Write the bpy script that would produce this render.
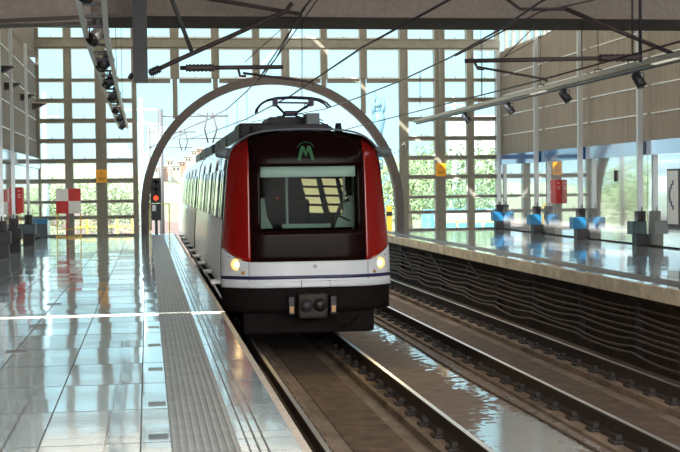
import bpy, bmesh, math, random
from mathutils import Vector, Matrix
random.seed(7)
for o in list(bpy.data.objects): bpy.data.objects.remove(o)
S = bpy.context.scene
C = S.collection

# ------------------------------------------------------------------ camera
F = 1290.0; EYE = 1.45                       # focal length in pixels of a 680 px wide frame; eye height over the platform
def cdir(px, py): return Vector(((px-340)/F, -(py-226)/F, -1.0)).normalized()
yc = cdir(147, 188.9)
zc = cdir(1147, 176.2).cross(yc).normalized()
if zc.y < 0: zc = -zc
xc = yc.cross(zc)
R = Matrix((xc, yc, zc))
cam_d = bpy.data.cameras.new('camera'); cam = bpy.data.objects.new('camera', cam_d); C.objects.link(cam)
cam_d.sensor_width = 36; cam_d.lens = F/680*36; cam_d.clip_end = 3000
M4 = R.to_4x4(); M4.translation = Vector((0, 0, EYE)); cam.matrix_world = M4
S.camera = cam
def ray(px, py): return R @ cdir(px, py)
def atY(px, py, Y):
    d = ray(px, py); t = Y/d.y; return Vector((d.x*t, Y, EYE+d.z*t))
def atX(px, py, X):
    d = ray(px, py); t = X/d.x; return Vector((X, d.y*t, EYE+d.z*t))
def atZ(px, py, z):
    d = ray(px, py); t = (z-EYE)/d.z; return Vector((d.x*t, d.y*t, z))

# ------------------------------------------------------------------ world, sun, exposure
S.view_settings.view_transform = 'Standard'; S.view_settings.look = 'None'
S.view_settings.gamma = 1; S.view_settings.use_curve_mapping = False
S.view_settings.exposure = 0.12
W = bpy.data.worlds.new('World'); S.world = W; W.use_nodes = True
nt = W.node_tree; nt.nodes.clear()
out = nt.nodes.new('ShaderNodeOutputWorld'); bg = nt.nodes.new('ShaderNodeBackground')
tc = nt.nodes.new('ShaderNodeTexCoord'); sep = nt.nodes.new('ShaderNodeSeparateXYZ')
nt.links.new(tc.outputs['Generated'], sep.inputs[0])
ramp = nt.nodes.new('ShaderNodeValToRGB')      # sky brightness by height: pale at the horizon, strong overhead
ramp.color_ramp.elements[0].position = 0.0; ramp.color_ramp.elements[0].color = (.46, .68, .74, 1)
ramp.color_ramp.elements[1].position = 1.0; ramp.color_ramp.elements[1].color = (.40, .60, .85, 1)
e = ramp.color_ramp.elements.new(.14); e.color = (.38, .62, .70, 1)
nt.links.new(sep.outputs['Z'], ramp.inputs[0])
# brighter towards the sun's half of the sky (behind and overhead)
mb = nt.nodes.new('ShaderNodeMapRange'); mb.inputs['From Min'].default_value = 0.55; mb.inputs['From Max'].default_value = -0.6
mb.inputs['To Min'].default_value = 0.0; mb.inputs['To Max'].default_value = 9.0
nt.links.new(sep.outputs['Y'], mb.inputs['Value'])
mz = nt.nodes.new('ShaderNodeMapRange'); mz.inputs['From Min'].default_value = -0.05; mz.inputs['From Max'].default_value = 0.2
nt.links.new(sep.outputs['Z'], mz.inputs['Value'])
mm = nt.nodes.new('ShaderNodeMath'); mm.operation = 'MULTIPLY'
nt.links.new(mb.outputs[0], mm.inputs[0]); nt.links.new(mz.outputs[0], mm.inputs[1])
ad = nt.nodes.new('ShaderNodeMath'); ad.operation = 'ADD'; ad.inputs[1].default_value = 1.85
nt.links.new(mm.outputs[0], ad.inputs[0])
wm = nt.nodes.new('ShaderNodeMix'); wm.data_type = 'RGBA'; wm.inputs[7].default_value = (.75, .745, .72, 1)      # warmer, whiter sky on the sun's side
m01 = nt.nodes.new('ShaderNodeMapRange'); m01.inputs['From Min'].default_value = 0.4; m01.inputs['From Max'].default_value = -0.3
nt.links.new(sep.outputs['Y'], m01.inputs['Value']); nt.links.new(m01.outputs[0], wm.inputs[0]); nt.links.new(ramp.outputs[0], wm.inputs[6])
nt.links.new(wm.outputs[2], bg.inputs[0]); nt.links.new(ad.outputs[0], bg.inputs[1]); nt.links.new(bg.outputs[0], out.inputs[0])

SUN_D = Vector((.62, .46, -.60)).normalized()
sd = bpy.data.lights.new('sun', 'SUN'); sd.energy = 15.0; sd.angle = math.radians(.6); sd.color = (1, .95, .86)
so = bpy.data.objects.new('sun', sd); C.objects.link(so); so.rotation_euler = (-SUN_D).to_track_quat('Z', 'Y').to_euler()

# ------------------------------------------------------------------ helpers
def tag(o, label=None, cat=None, group=None, kind=None):
    if label: o['label'] = label
    if cat: o['category'] = cat
    if group: o['group'] = group
    if kind: o['kind'] = kind
    return o
ORG = {}
def thing(name, loc, label, cat, group=None):
    o = bpy.data.objects.new(name, None); C.objects.link(o); o.location = loc; ORG[o.name] = Vector(loc)
    o.empty_display_size = .1
    return tag(o, label, cat, group)
class MB:
    def __init__(s): s.b = bmesh.new(); s.mi = 0
    def _new(s, verts, faces, smooth=False):
        vs = [s.b.verts.new(v) for v in verts]
        for f in faces:
            try:
                fc = s.b.faces.new([vs[i] for i in f]); fc.smooth = smooth; fc.material_index = s.mi
            except ValueError: pass
        return s
    def box(s, x0, x1, y0, y1, z0, z1, bev=0):
        if bev:
            t = bmesh.new(); bmesh.ops.create_cube(t, size=1)
            for v in t.verts: v.co = Vector((x0+(v.co.x+.5)*(x1-x0), y0+(v.co.y+.5)*(y1-y0), z0+(v.co.z+.5)*(z1-z0)))
            bmesh.ops.bevel(t, geom=list(t.edges), offset=bev, segments=2, affect='EDGES', profile=.6)
            return s.merge(t)
        v = [(x, y, z) for x in (x0, x1) for y in (y0, y1) for z in (z0, z1)]
        return s._new(v, [(0,1,3,2),(4,6,7,5),(0,4,5,1),(2,3,7,6),(0,2,6,4),(1,5,7,3)])
    def merge(s, t):
        t.verts.ensure_lookup_table(); t.verts.index_update()
        s._new([v.co.copy() for v in t.verts], [[v.index for v in f.verts] for f in t.faces]); t.free(); return s
    def bar(s, a, b, w, h=None, up=Vector((0,0,1))):
        a, b = Vector(a), Vector(b); h = h or w; d = (b-a).normalized()
        if abs(d.dot(up)) > .98: up = Vector((0,1,0))
        sx = d.cross(up).normalized()*w/2; sz = sx.cross(d).normalized()*h/2
        v = [p+i*sx+j*sz for p in (a, b) for i, j in ((-1,-1),(1,-1),(1,1),(-1,1))]
        return s._new(v, [(0,3,2,1),(4,5,6,7),(0,1,5,4),(1,2,6,5),(2,3,7,6),(3,0,4,7)])
    def tube(s, pts, r, n=8, smooth=True):
        pts = [Vector(p) for p in pts]; rs = r if isinstance(r, (list, tuple)) else [r]*len(pts)
        v = []; fs = []; prev = None
        for i, p in enumerate(pts):
            d = (pts[min(i+1, len(pts)-1)]-pts[max(i-1, 0)]).normalized()
            if prev is None:
                up = Vector((0,0,1)) if abs(d.z) < .9 else Vector((1,0,0)); sx = d.cross(up).normalized()
            else: sx = (prev - d*prev.dot(d)).normalized()
            prev = sx; sy = d.cross(sx)
            for k in range(n):
                a = 2*math.pi*k/n; v.append(p+rs[i]*(math.cos(a)*sx+math.sin(a)*sy))
        for i in range(len(pts)-1):
            for k in range(n):
                fs.append((i*n+k, i*n+(k+1)%n, (i+1)*n+(k+1)%n, (i+1)*n+k))
        fs.append(tuple(range(n))[::-1]); fs.append(tuple((len(pts)-1)*n+k for k in range(n)))
        return s._new(v, fs, smooth and n > 5)
    def cyl(s, a, b, r, n=20, r2=None): return s.tube([a, b], [r, r if r2 is None else r2], n)
    def prism(s, poly, a, b, axis='y'):        # poly of 2D points extruded from a to b along the axis
        def P(u, w, t): return {'y': (u, t, w), 'x': (t, u, w), 'z': (u, w, t)}[axis]
        n = len(poly); v = [P(u, w, a) for u, w in poly]+[P(u, w, b) for u, w in poly]
        return s._new(v, [tuple(range(n)), tuple(range(2*n-1, n-1, -1))]+[(i, i+n, (i+1)%n+n, (i+1)%n) for i in range(n)])
    def grid(s, fn, nu, nv, th=None, smooth=True):   # fn(u,v)->point, optional thickness vector
        v = [Vector(fn(i/nu, j/nv)) for i in range(nu+1) for j in range(nv+1)]; m = nv+1
        fs = [(i*m+j, (i+1)*m+j, (i+1)*m+j+1, i*m+j+1) for i in range(nu) for j in range(nv)]
        if th is not None:
            N = len(v); v += [p+Vector(th) for p in v]; fs += [tuple(N+k for k in reversed(f)) for f in list(fs)]
            bd = [(i*m, (i+1)*m) for i in range(nu)]+[(nu*m+j, nu*m+j+1) for j in range(nv)]+[((i+1)*m+nv, i*m+nv) for i in range(nu)]+[(j+1, j) for j in range(nv)]
            fs += [(a+0, a+N, b+N, b) for a, b in bd]
        return s._new(v, fs, smooth)
    def build(s, name, mats, parent=None, label=None, cat=None, group=None, kind=None):
        bmesh.ops.recalc_face_normals(s.b, faces=list(s.b.faces))
        if parent is not None:
            q = parent
            while q.parent: q = q.parent
            org = ORG.get(q.name, Vector((0,0,0)))
        else:
            xs = [v.co for v in s.b.verts]
            org = Vector(((min(c.x for c in xs)+max(c.x for c in xs))/2, (min(c.y for c in xs)+max(c.y for c in xs))/2, min(c.z for c in xs)))
        bmesh.ops.translate(s.b, verts=list(s.b.verts), vec=-org)
        me = bpy.data.meshes.new(name); s.b.to_mesh(me); s.b.free()
        for m in (mats if isinstance(mats, (list, tuple)) else [mats]): me.materials.append(m)
        o = bpy.data.objects.new(name, me); C.objects.link(o)
        if parent is not None: o.parent = parent
        else: o.location = org; ORG[o.name] = org
        return tag(o, label, cat, group, kind)
def copy_tree(o, parent=None, loc=None):
    c = o.copy(); C.objects.link(c); c.parent = parent
    if loc is not None: c.location = loc
    for ch in list(o.children): copy_tree(ch, c)
    return c

# ------------------------------------------------------------------ materials
def mat(name, col, rough=.6, metal=0, var=.0, scale=8, bump=0, stretch=(1,1,1), emit=None, es=0, spec=.5, coat=0, col2=None, rvar=0):
    m = bpy.data.materials.new(name); m.use_nodes = True; n = m.node_tree; b = n.nodes['Principled BSDF']
    b.inputs['Base Color'].default_value = (*col, 1); b.inputs['Roughness'].default_value = rough; b.inputs['Metallic'].default_value = metal
    b.inputs['Specular IOR Level'].default_value = spec; b.inputs['Coat Weight'].default_value = coat; b.inputs['Coat Roughness'].default_value = .05
    if emit: b.inputs['Emission Color'].default_value = (*emit, 1); b.inputs['Emission Strength'].default_value = es
    if var or bump or col2 or rvar:
        t = n.nodes.new('ShaderNodeTexCoord'); mp = n.nodes.new('ShaderNodeMapping'); mp.inputs['Scale'].default_value = stretch
        no = n.nodes.new('ShaderNodeTexNoise'); no.inputs['Scale'].default_value = scale; no.inputs['Detail'].default_value = 6; no.inputs['Roughness'].default_value = .65
        n.links.new(t.outputs['Object'], mp.inputs[0]); n.links.new(mp.outputs[0], no.inputs['Vector'])
        mx = n.nodes.new('ShaderNodeMix'); mx.data_type = 'RGBA'
        c2 = col2 or tuple(min(1, c*(1+var)) for c in col); c1 = col if col2 else tuple(c*(1-var) for c in col)
        mx.inputs[6].default_value = (*c1, 1); mx.inputs[7].default_value = (*c2, 1)
        mr = n.nodes.new('ShaderNodeMapRange'); mr.inputs['From Min'].default_value = .3; mr.inputs['From Max'].default_value = .7
        n.links.new(no.outputs['Fac'], mr.inputs['Value']); n.links.new(mr.outputs[0], mx.inputs[0]); n.links.new(mx.outputs[2], b.inputs['Base Color'])
        if rvar:
            r2 = n.nodes.new('ShaderNodeMapRange'); r2.inputs['To Min'].default_value = max(0, rough-rvar); r2.inputs['To Max'].default_value = rough+rvar
            n.links.new(mr.outputs[0], r2.inputs['Value']); n.links.new(r2.outputs[0], b.inputs['Roughness'])
        if bump:
            bp = n.nodes.new('ShaderNodeBump'); bp.inputs['Strength'].default_value = bump; bp.inputs['Distance'].default_value = .02
            n.links.new(no.outputs['Fac'], bp.inputs['Height']); n.links.new(bp.outputs[0], b.inputs['Normal'])
    return m
def glassmat(name, tint=(1,1,1), refl=.9, ior=1.45, rough=.01):
    m = bpy.data.materials.new(name); m.use_nodes = True; n = m.node_tree; n.nodes.clear()
    o = n.nodes.new('ShaderNodeOutputMaterial'); mx = n.nodes.new('ShaderNodeMixShader'); t = n.nodes.new('ShaderNodeBsdfTransparent'); g = n.nodes.new('ShaderNodeBsdfGlossy')
    t.inputs[0].default_value = (*tint, 1); g.inputs['Roughness'].default_value = rough; g.inputs[0].default_value = (refl, refl, refl, 1)
    f = n.nodes.new('ShaderNodeFresnel'); ge = n.nodes.new('ShaderNodeNewGeometry'); mr = n.nodes.new('ShaderNodeMapRange')
    mr.inputs['To Min'].default_value = ior; mr.inputs['To Max'].default_value = 1/ior
    n.links.new(ge.outputs['Backfacing'], mr.inputs['Value']); n.links.new(mr.outputs[0], f.inputs[0])
    n.links.new(f.outputs[0], mx.inputs[0]); n.links.new(t.outputs[0], mx.inputs[1]); n.links.new(g.outputs[0], mx.inputs[2]); n.links.new(mx.outputs[0], o.inputs[0])
    return m
def floormat(name, col, tx, ty, offx=0, offy=0, rough=.14, line=(.12,.13,.14)):
    # large polished slabs with thin joints, tile size tx by ty metres in the object's own space
    m = bpy.data.materials.new(name); m.use_nodes = True; n = m.node_tree; b = n.nodes['Principled BSDF']
    t = n.nodes.new('ShaderNodeTexCoord'); mp = n.nodes.new('ShaderNodeMapping'); mp.inputs['Location'].default_value = (offx, offy, 0)
    br = n.nodes.new('ShaderNodeTexBrick'); br.offset = 0; br.inputs['Scale'].default_value = 1; br.inputs['Brick Width'].default_value = tx; br.inputs['Row Height'].default_value = ty
    br.inputs['Mortar Size'].default_value = .007; br.inputs['Color1'].default_value = (*col, 1); br.inputs['Color2'].default_value = (*[c*.86 for c in col], 1); br.inputs['Mortar'].default_value = (*line, 1)
    n.links.new(t.outputs['Object'], mp.inputs[0]); n.links.new(mp.outputs[0], br.inputs[0])
    no = n.nodes.new('ShaderNodeTexNoise'); no.inputs['Scale'].default_value = 2.2; no.inputs['Detail'].default_value = 7
    n.links.new(t.outputs['Object'], no.inputs[0])
    mx = n.nodes.new('ShaderNodeMix'); mx.data_type = 'RGBA'; mx.blend_type = 'MULTIPLY'; mx.inputs[0].default_value = .5
    cr = n.nodes.new('ShaderNodeValToRGB'); cr.color_ramp.elements[0].position = .3; cr.color_ramp.elements[0].color = (.6,.6,.6,1); cr.color_ramp.elements[1].position = .7
    n.links.new(no.outputs['Fac'], cr.inputs[0]); n.links.new(br.outputs['Color'], mx.inputs[6]); n.links.new(cr.outputs[0], mx.inputs[7]); n.links.new(mx.outputs[2], b.inputs['Base Color'])
    mr = n.nodes.new('ShaderNodeMapRange'); mr.inputs['To Min'].default_value = rough*.6; mr.inputs['To Max'].default_value = rough*1.5
    n.links.new(no.outputs['Fac'], mr.inputs['Value']); n.links.new(mr.outputs[0], b.inputs['Roughness'])
    # every slab lies a hair off level, so the mirror image breaks at each joint
    ge = n.nodes.new('ShaderNodeNewGeometry')
    sn = n.nodes.new('ShaderNodeVectorMath'); sn.operation = 'SNAP'; sn.inputs[1].default_value = (tx, ty, 10)
    of = n.nodes.new('ShaderNodeVectorMath'); of.operation = 'ADD'; of.inputs[1].default_value = (offx, offy, 5)
    wn = n.nodes.new('ShaderNodeTexWhiteNoise'); wn.noise_dimensions = '3D'
    sb = n.nodes.new('ShaderNodeVectorMath'); sb.operation = 'SUBTRACT'; sb.inputs[1].default_value = (.5, .5, .5)
    ml = n.nodes.new('ShaderNodeVectorMath'); ml.operation = 'MULTIPLY'; ml.inputs[1].default_value = (.020, .012, 0)
    n2 = n.nodes.new('ShaderNodeTexNoise'); n2.inputs['Scale'].default_value = 3.5; n2.inputs['Detail'].default_value = 2; n.links.new(t.outputs['Object'], n2.inputs[0])
    bp = n.nodes.new('ShaderNodeBump'); bp.inputs['Strength'].default_value = .06; bp.inputs['Distance'].default_value = .01
    n.links.new(n2.outputs['Fac'], bp.inputs['Height'])
    nn = n.nodes.new('ShaderNodeVectorMath'); nn.operation = 'ADD'; no2 = n.nodes.new('ShaderNodeVectorMath'); no2.operation = 'NORMALIZE'
    n.links.new(ge.outputs['Position'], of.inputs[0]); n.links.new(of.outputs[0], sn.inputs[0]); n.links.new(sn.outputs[0], wn.inputs['Vector'])
    n.links.new(wn.outputs['Color'], sb.inputs[0]); n.links.new(sb.outputs[0], ml.inputs[0]); n.links.new(ml.outputs[0], nn.inputs[0]); n.links.new(bp.outputs[0], nn.inputs[1])
    n.links.new(nn.outputs[0], no2.inputs[0]); n.links.new(no2.outputs[0], b.inputs['Normal']); n.links.new(no2.outputs[0], b.inputs['Coat Normal'])
    b.inputs['Coat Weight'].default_value = .9; b.inputs['Coat IOR'].default_value = 2.1; b.inputs['Coat Roughness'].default_value = .055; b.inputs['Specular IOR Level'].default_value = .7
    return m
def lerp(a, b, t): return a+(b-a)*t
M = {}
M['floorL'] = floormat('polished_platform_tiles', (.46,.58,.63), .57, .57, .63, 0)
M['floorR'] = floormat('polished_far_platform_tiles', (.42,.47,.50), .8, .8, 0, 0)
M['lip'] = mat('platform_edge_concrete', (.80,.68,.52), .7, var=.3, scale=3, bump=.3)
M['edgeline'] = mat('edge_nosing', (.42,.36,.30), .5, var=.2)
M['pit'] = mat('dark_brown_concrete', (.045,.027,.018), .8, var=.5, scale=3, bump=.4)  # dark brown concrete for pit sides and lower wall backing
M['tactile'] = mat('ribbed_tactile_paving', (.20,.205,.20), .45, var=.25, scale=5)
M['rib'] = mat('tactile_rib', (.24,.245,.24), .4, var=.2, scale=5)
M['darktile'] = mat('dark_tile', (.07,.075,.08), .3, var=.3)
M['streak'] = mat('floor_light_streak', (.95,.88,.72), .22, metal=1)
M['bed'] = mat('dirty_track_concrete', (.12,.08,.058), .85, var=.5, scale=2.5, bump=.9, stretch=(1,.5,1), col2=(.33,.25,.19))
M['plinth'] = mat('rail_plinth_concrete', (.38,.27,.19), .85, var=.4, scale=3, bump=.6, stretch=(1,.6,1), col2=(.08,.052,.036))
M['trough'] = mat('track_trough_dirt', (.12,.075,.05), .8, var=.5, scale=4, bump=.5)
M['railtop'] = mat('worn_rail_steel', (.95,.96,.97), .36, metal=1)
M['railside'] = mat('rusty_rail_side', (.05,.032,.025), .75, metal=.2, var=.4)
M['clip'] = mat('dark_rail_fastening', (.03,.024,.022), .7, var=.4)
M['concR'] = mat('board_marked_concrete', (.26,.225,.195), .75, var=.22, scale=7, bump=.5, stretch=(1,1,.09), col2=(.37,.32,.265))
M['concL'] = mat('brown_wall_panel', (.17,.14,.115), .7, var=.2, scale=7, bump=.3, stretch=(1,1,.1))
M['soffit'] = mat('brown_roof_concrete', (.34,.285,.25), .8, var=.15, scale=14, bump=.3)
M['beamshade'] = mat('shaded_beam_underside', (.05,.036,.034), .8, var=.2)
M['joint'] = mat('pale_joint_and_sun_strip', (.85,.85,.83), .35, metal=.3)
M['mirrorglass'] = mat('reflective_cladding_glass', (.78,.82,.84), .035, metal=.7, coat=.5)
M['bluegloss'] = mat('blue_gloss_band', (.015,.16,.50), .10, metal=.1, coat=1)
M['skyband'] = mat('pale_blue_gloss_band', (.34,.46,.66), .10, metal=.3, coat=1)
M['frame'] = mat('olive_grey_mullion', (.25,.24,.20), .5, var=.12, scale=6)
M['archsteel'] = mat('dark_arch_steel', (.10,.082,.078), .5, var=.1)
M['sash'] = mat('window_sash', (.50,.50,.46), .45)
M['glass'] = glassmat('window_glass', (.97,1,1))
M['steelgrey'] = mat('galvanised_grey_steel', (.075,.075,.08), .5, metal=.2, var=.12)
M['post'] = mat('pale_steel_post', (.55,.60,.63), .35, metal=.3)
M['dark'] = mat('dark_steel', (.045,.04,.045), .5, metal=.4, var=.2)
M['darkbar'] = mat('brown_black_steel_tube', (.07,.05,.05), .5, metal=.3, var=.2)
M['blackbox'] = mat('dark_post_base', (.007,.006,.008), .5, var=.3)
M['bluebox'] = mat('blue_post_guard', (.01,.17,.38), .4, var=.1)
M['tealbox'] = mat('teal_dark_post_guard', (.008,.035,.05), .4, var=.2)
M['red'] = mat('signal_red_paint', (.52,.018,.018), .4, var=.1)
M['white'] = mat('white_paint', (.72,.74,.74), .4, var=.05)
M['yellow'] = mat('yellow_paint', (.85,.55,.05), .45)
M['orange'] = mat('orange_sign_face', (.95,.42,.02), .4)
M['black'] = mat('black_paint', (.012,.012,.012), .4)
# train
M['trainred'] = mat('red_train_lacquer', (.27,.005,.003), .22, coat=.35)
M['trainblack'] = mat('dark_maroon_gloss_panel', (.010,.003,.003), .16, spec=.07)
M['trainwhite'] = mat('white_train_lacquer', (.66,.70,.74), .3, coat=.5, var=.03)
M['trainside'] = mat('polished_train_side', (.70,.74,.77), .10, metal=.55, coat=.6)
M['trainlow'] = mat('white_side_skirt', (.88,.90,.90), .3, coat=.4)
M['trainglass'] = mat('dark_side_window', (.34,.38,.41), .06, metal=.7, coat=1)
M['stripe'] = mat('navy_stripe', (.012,.010,.07), .35)
M['under'] = mat('underframe_black', (.008,.005,.005), .8, spec=.15, var=.4)
M['undergrey'] = mat('coupler_grey', (.035,.028,.022), .7, metal=.2, var=.4, scale=20)
M['roofdark'] = mat('roof_equipment_dark', (.010,.007,.014), .55, var=.3)
M['panto'] = mat('pantograph_purple_black', (.03,.012,.04), .45, metal=.3)
M['acgrey'] = mat('roof_box_grey', (.14,.17,.19), .5)
M['lampwarm'] = mat('headlamp_lit', (1,.8,.4), .3, emit=(1,.50,.10), es=1.6)
M['lampcore'] = mat('headlamp_core', (1,1,.8), .3, emit=(1,.85,.45), es=5)
M['redlamp'] = mat('red_lamp_lit', (1,.1,.05), .3, emit=(1,.05,.015), es=2.5)
M['lens'] = mat('unlit_lens', (.03,.025,.02), .1)
M['amber'] = mat('amber_lens', (.45,.25,.08), .3)
M['windscreen'] = glassmat('windscreen_glass', (.88,.93,.90), .06, 1.45)
M['logo'] = mat('green_emblem', (.003,.09,.025), .6, emit=(.01,.45,.12), es=.03)
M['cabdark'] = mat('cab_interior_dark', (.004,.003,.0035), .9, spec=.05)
M['cabpale'] = mat('cab_interior_pale', (.26,.34,.31), .7)
M['blind'] = mat('pale_sun_blind', (.62,.74,.72), .6)
M['reflglow'] = mat('windscreen_reflection', (.8,.7,.4), .5, emit=(1,.86,.42), es=.5)
M['step'] = mat('pale_door_step', (.7,.72,.72), .4)
M['lampbody'] = mat('charcoal_spotlight_body', (.055,.06,.075), .4, metal=.4)
M['lampsilver'] = mat('silver_spotlight_body', (.45,.44,.42), .35, metal=.6)
M['track'] = mat('light_grey_lighting_track', (.52,.50,.46), .4, metal=.3)
M['trackR'] = mat('beige_lighting_track', (.42,.38,.33), .5, metal=.2)
M['cable'] = mat('brown_black_cable', (.12,.075,.05), .6, var=.3)
M['wire'] = mat('dark_wire', (.035,.03,.035), .5, metal=.3)
M['gravel'] = mat('pink_grey_ballast', (.10,.07,.06), .9, var=.3, scale=30, bump=.5)
M['ground'] = mat('sunlit_dry_ground', (.15,.14,.10), .9, var=.25, scale=.4, col2=(.09,.13,.055))
M['hill'] = mat('green_hillside', (.09,.15,.075), .9, scale=.25, bump=0, col2=(.19,.25,.14), var=.1)
M['leafA'] = mat('bright_leaves', (.075,.14,.05), .7, scale=3, col2=(.20,.27,.13), var=.1)
M['leafB'] = mat('deep_green_leaves', (.045,.10,.04), .7, scale=3, col2=(.14,.22,.10), var=.1)
M['bark'] = mat('bark', (.12,.08,.05), .9, var=.3)
M['house'] = mat('pale_house_wall', (.16,.155,.14), .8, var=.1)
M['houseB'] = mat('terracotta_house_wall', (.15,.10,.075), .8, var=.1)
M['roofT'] = mat('grey_tin_roof', (.22,.23,.24), .6, var=.15)
M['paleblue'] = mat('pale_blue_grey_statue', (.07,.15,.21), .6, var=.1)
M['outpole'] = mat('pale_outdoor_pole', (.25,.36,.41), .5)
M['tower'] = mat('pale_glazed_tower', (.60,.74,.80), .4, var=.08)
M['busblue'] = mat('blue_bus_paint', (.05,.35,.70), .3, coat=.5)

def translucent(name, col):
    m = bpy.data.materials.new(name); m.use_nodes = True; n = m.node_tree; n.nodes.clear()
    o = n.nodes.new('ShaderNodeOutputMaterial'); t = n.nodes.new('ShaderNodeBsdfTranslucent'); t.inputs[0].default_value = (*col, 1)
    n.links.new(t.outputs[0], o.inputs[0]); return m
M['fill_glazing'] = translucent('added_roof_glazing', (.40,.375,.335))
# wet centre strip between the tracks: a shaped puddle in the concrete
def wetmat():
    m = bpy.data.materials.new('wet_concrete'); m.use_nodes = True; n = m.node_tree; b = n.nodes['Principled BSDF']
    g = n.nodes.new('ShaderNodeNewGeometry'); sp = n.nodes.new('ShaderNodeSeparateXYZ'); n.links.new(g.outputs['Position'], sp.inputs[0])
    no = n.nodes.new('ShaderNodeTexNoise'); no.inputs['Scale'].default_value = 1.3; no.inputs['Detail'].default_value = 5; n.links.new(g.outputs['Position'], no.inputs[0])
    def mth(op, a, bb=None, clamp=False):
        k = n.nodes.new('ShaderNodeMath'); k.operation = op; k.use_clamp = clamp
        for i, v in enumerate((a, bb)):
            if v is None: continue
            if isinstance(v, (int, float)): k.inputs[i].default_value = v
            else: n.links.new(v, k.inputs[i])
        return k.outputs[0]
    X, Y = sp.outputs['X'], sp.outputs['Y']
    nz = mth('MULTIPLY', mth('SUBTRACT', no.outputs['Fac'], .5), 1.5)
    # half width of the puddle: .24 far off, opening to .75 near the camera
    hw = mth('ADD', .15, mth('MULTIPLY', mth('DIVIDE', mth('SUBTRACT', 15.4, Y), 1.6, True), .5))
    cx = mth('SUBTRACT', 4.36, mth('MULTIPLY', mth('DIVIDE', mth('SUBTRACT', 16, Y), 3, True), .45))
    d = mth('SUBTRACT', hw, mth('ABSOLUTE', mth('SUBTRACT', X, cx)))
    n3 = n.nodes.new('ShaderNodeTexNoise'); n3.inputs['Scale'].default_value = 7; n3.inputs['Detail'].default_value = 4; n.links.new(g.outputs['Position'], n3.inputs[0])
    w = mth('MULTIPLY', mth('ADD', mth('ADD', d, mth('MULTIPLY', nz, .42)), mth('MULTIPLY', mth('SUBTRACT', n3.outputs['Fac'], .52), 1.5)), 9, True)
    n2 = n.nodes.new('ShaderNodeTexNoise'); n2.inputs['Scale'].default_value = 5; n2.inputs['Detail'].default_value = 8; n.links.new(g.outputs['Position'], n2.inputs[0])
    mx = n.nodes.new('ShaderNodeMix'); mx.data_type = 'RGBA'; mx.inputs[6].default_value = (.12,.08,.06,1); mx.inputs[7].default_value = (.34,.26,.21,1); n.links.new(n2.outputs['Fac'], mx.inputs[0])
    m2 = n.nodes.new('ShaderNodeMix'); m2.data_type = 'RGBA'; m2.inputs[7].default_value = (.42,.44,.45,1); n.links.new(w, m2.inputs[0]); n.links.new(mx.outputs[2], m2.inputs[6]); n.links.new(m2.outputs[2], b.inputs['Base Color'])
    r = n.nodes.new('ShaderNodeMapRange'); r.inputs['To Min'].default_value = .85; r.inputs['To Max'].default_value = .1; n.links.new(w, r.inputs['Value']); n.links.new(r.outputs[0], b.inputs['Roughness'])
    n.links.new(w, b.inputs['Coat Weight']); b.inputs['Coat Roughness'].default_value = .10; b.inputs['Coat IOR'].default_value = 2.0
    bp = n.nodes.new('ShaderNodeBump'); bp.inputs['Distance'].default_value = .01
    bs = n.nodes.new('ShaderNodeMapRange'); bs.inputs['To Min'].default_value = .9; bs.inputs['To Max'].default_value = .3; n.links.new(w, bs.inputs['Value']); n.links.new(bs.outputs[0], bp.inputs['Strength'])
    n.links.new(n2.outputs['Fac'], bp.inputs['Height']); n.links.new(bp.outputs[0], b.inputs['Normal'])
    return m
M['wet'] = wetmat()

# ------------------------------------------------------------------ the setting
YW = 41.0            # the glazed end wall
XE = .87             # edge of the near platform
XR = 6.97            # edge of the far platform
XL, XW = -3.30, 11.38 # side walls
ZR = -1.05           # rail top
ZB = -1.34           # track slab
ZC = 6.6             # roof
Y0 = -3.0
MB().box(XL-.2, XE-.05, Y0, YW+1.2, -.18, 0).build('floor', M['floorL'], kind='structure')
MB().box(XE-.05, XE, Y0, YW+1.2, -.16, .001).build('trim_1', M['edgeline'], kind='structure')
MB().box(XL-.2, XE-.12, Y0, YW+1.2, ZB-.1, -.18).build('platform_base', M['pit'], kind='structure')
MB().box(XR+.06, XW+.3, Y0, YW+.2, -.2, 0).build('far_platform_floor', M['floorR'], kind='structure')
MB().box(XR, XR+.06, Y0, YW+1.5, -.2, .001).build('trim_2', M['lip'], kind='structure')
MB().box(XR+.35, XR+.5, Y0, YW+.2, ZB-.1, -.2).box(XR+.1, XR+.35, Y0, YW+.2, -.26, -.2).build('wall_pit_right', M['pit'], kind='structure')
MB().box(7.24, 7.62, Y0, YW, 0, .006).build('dark_warning_band', mat('dark_band_tiles', (.12,.105,.095), .45, var=.2, scale=5), kind='structure')
t = MB()
for x in (-3.0, -2.34, -1.77, -1.20, -.63, -.06, .54): t.box(x-.005, x+.005, Y0, YW, 0, .0012)
y = 4.0
while y < YW: t.box(XL, XE-.05, y-.004, y+.004, 0, .0014); y += 1.14
t.build('tile_joints', mat('dark_grout', (.10,.11,.12), .6), kind='structure')
# tactile strip: slab with raised ribs in one mesh
t = MB().box(.11, .49, Y0, YW, 0, .004); t.mi = 1
for k in range(9):
    x = .128+k*.0425; t.box(x-.009, x+.009, Y0, YW, .004, .009)
t.build('tactile_paving', [M['tactile'], M['rib']], kind='structure')
# two fine lines near the edge
t = MB()
for x in (.585, .635): t.box(x, x+.012, Y0, YW, 0, .003)
t.build('trim_3', M['darktile'], kind='structure')
MB().box(XL, XE, 15.05, 15.12, .0, .010).build('light_streak_strip', M['streak'], kind='structure')  # bright metal strip stands in for a streak of light on the floor
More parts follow.
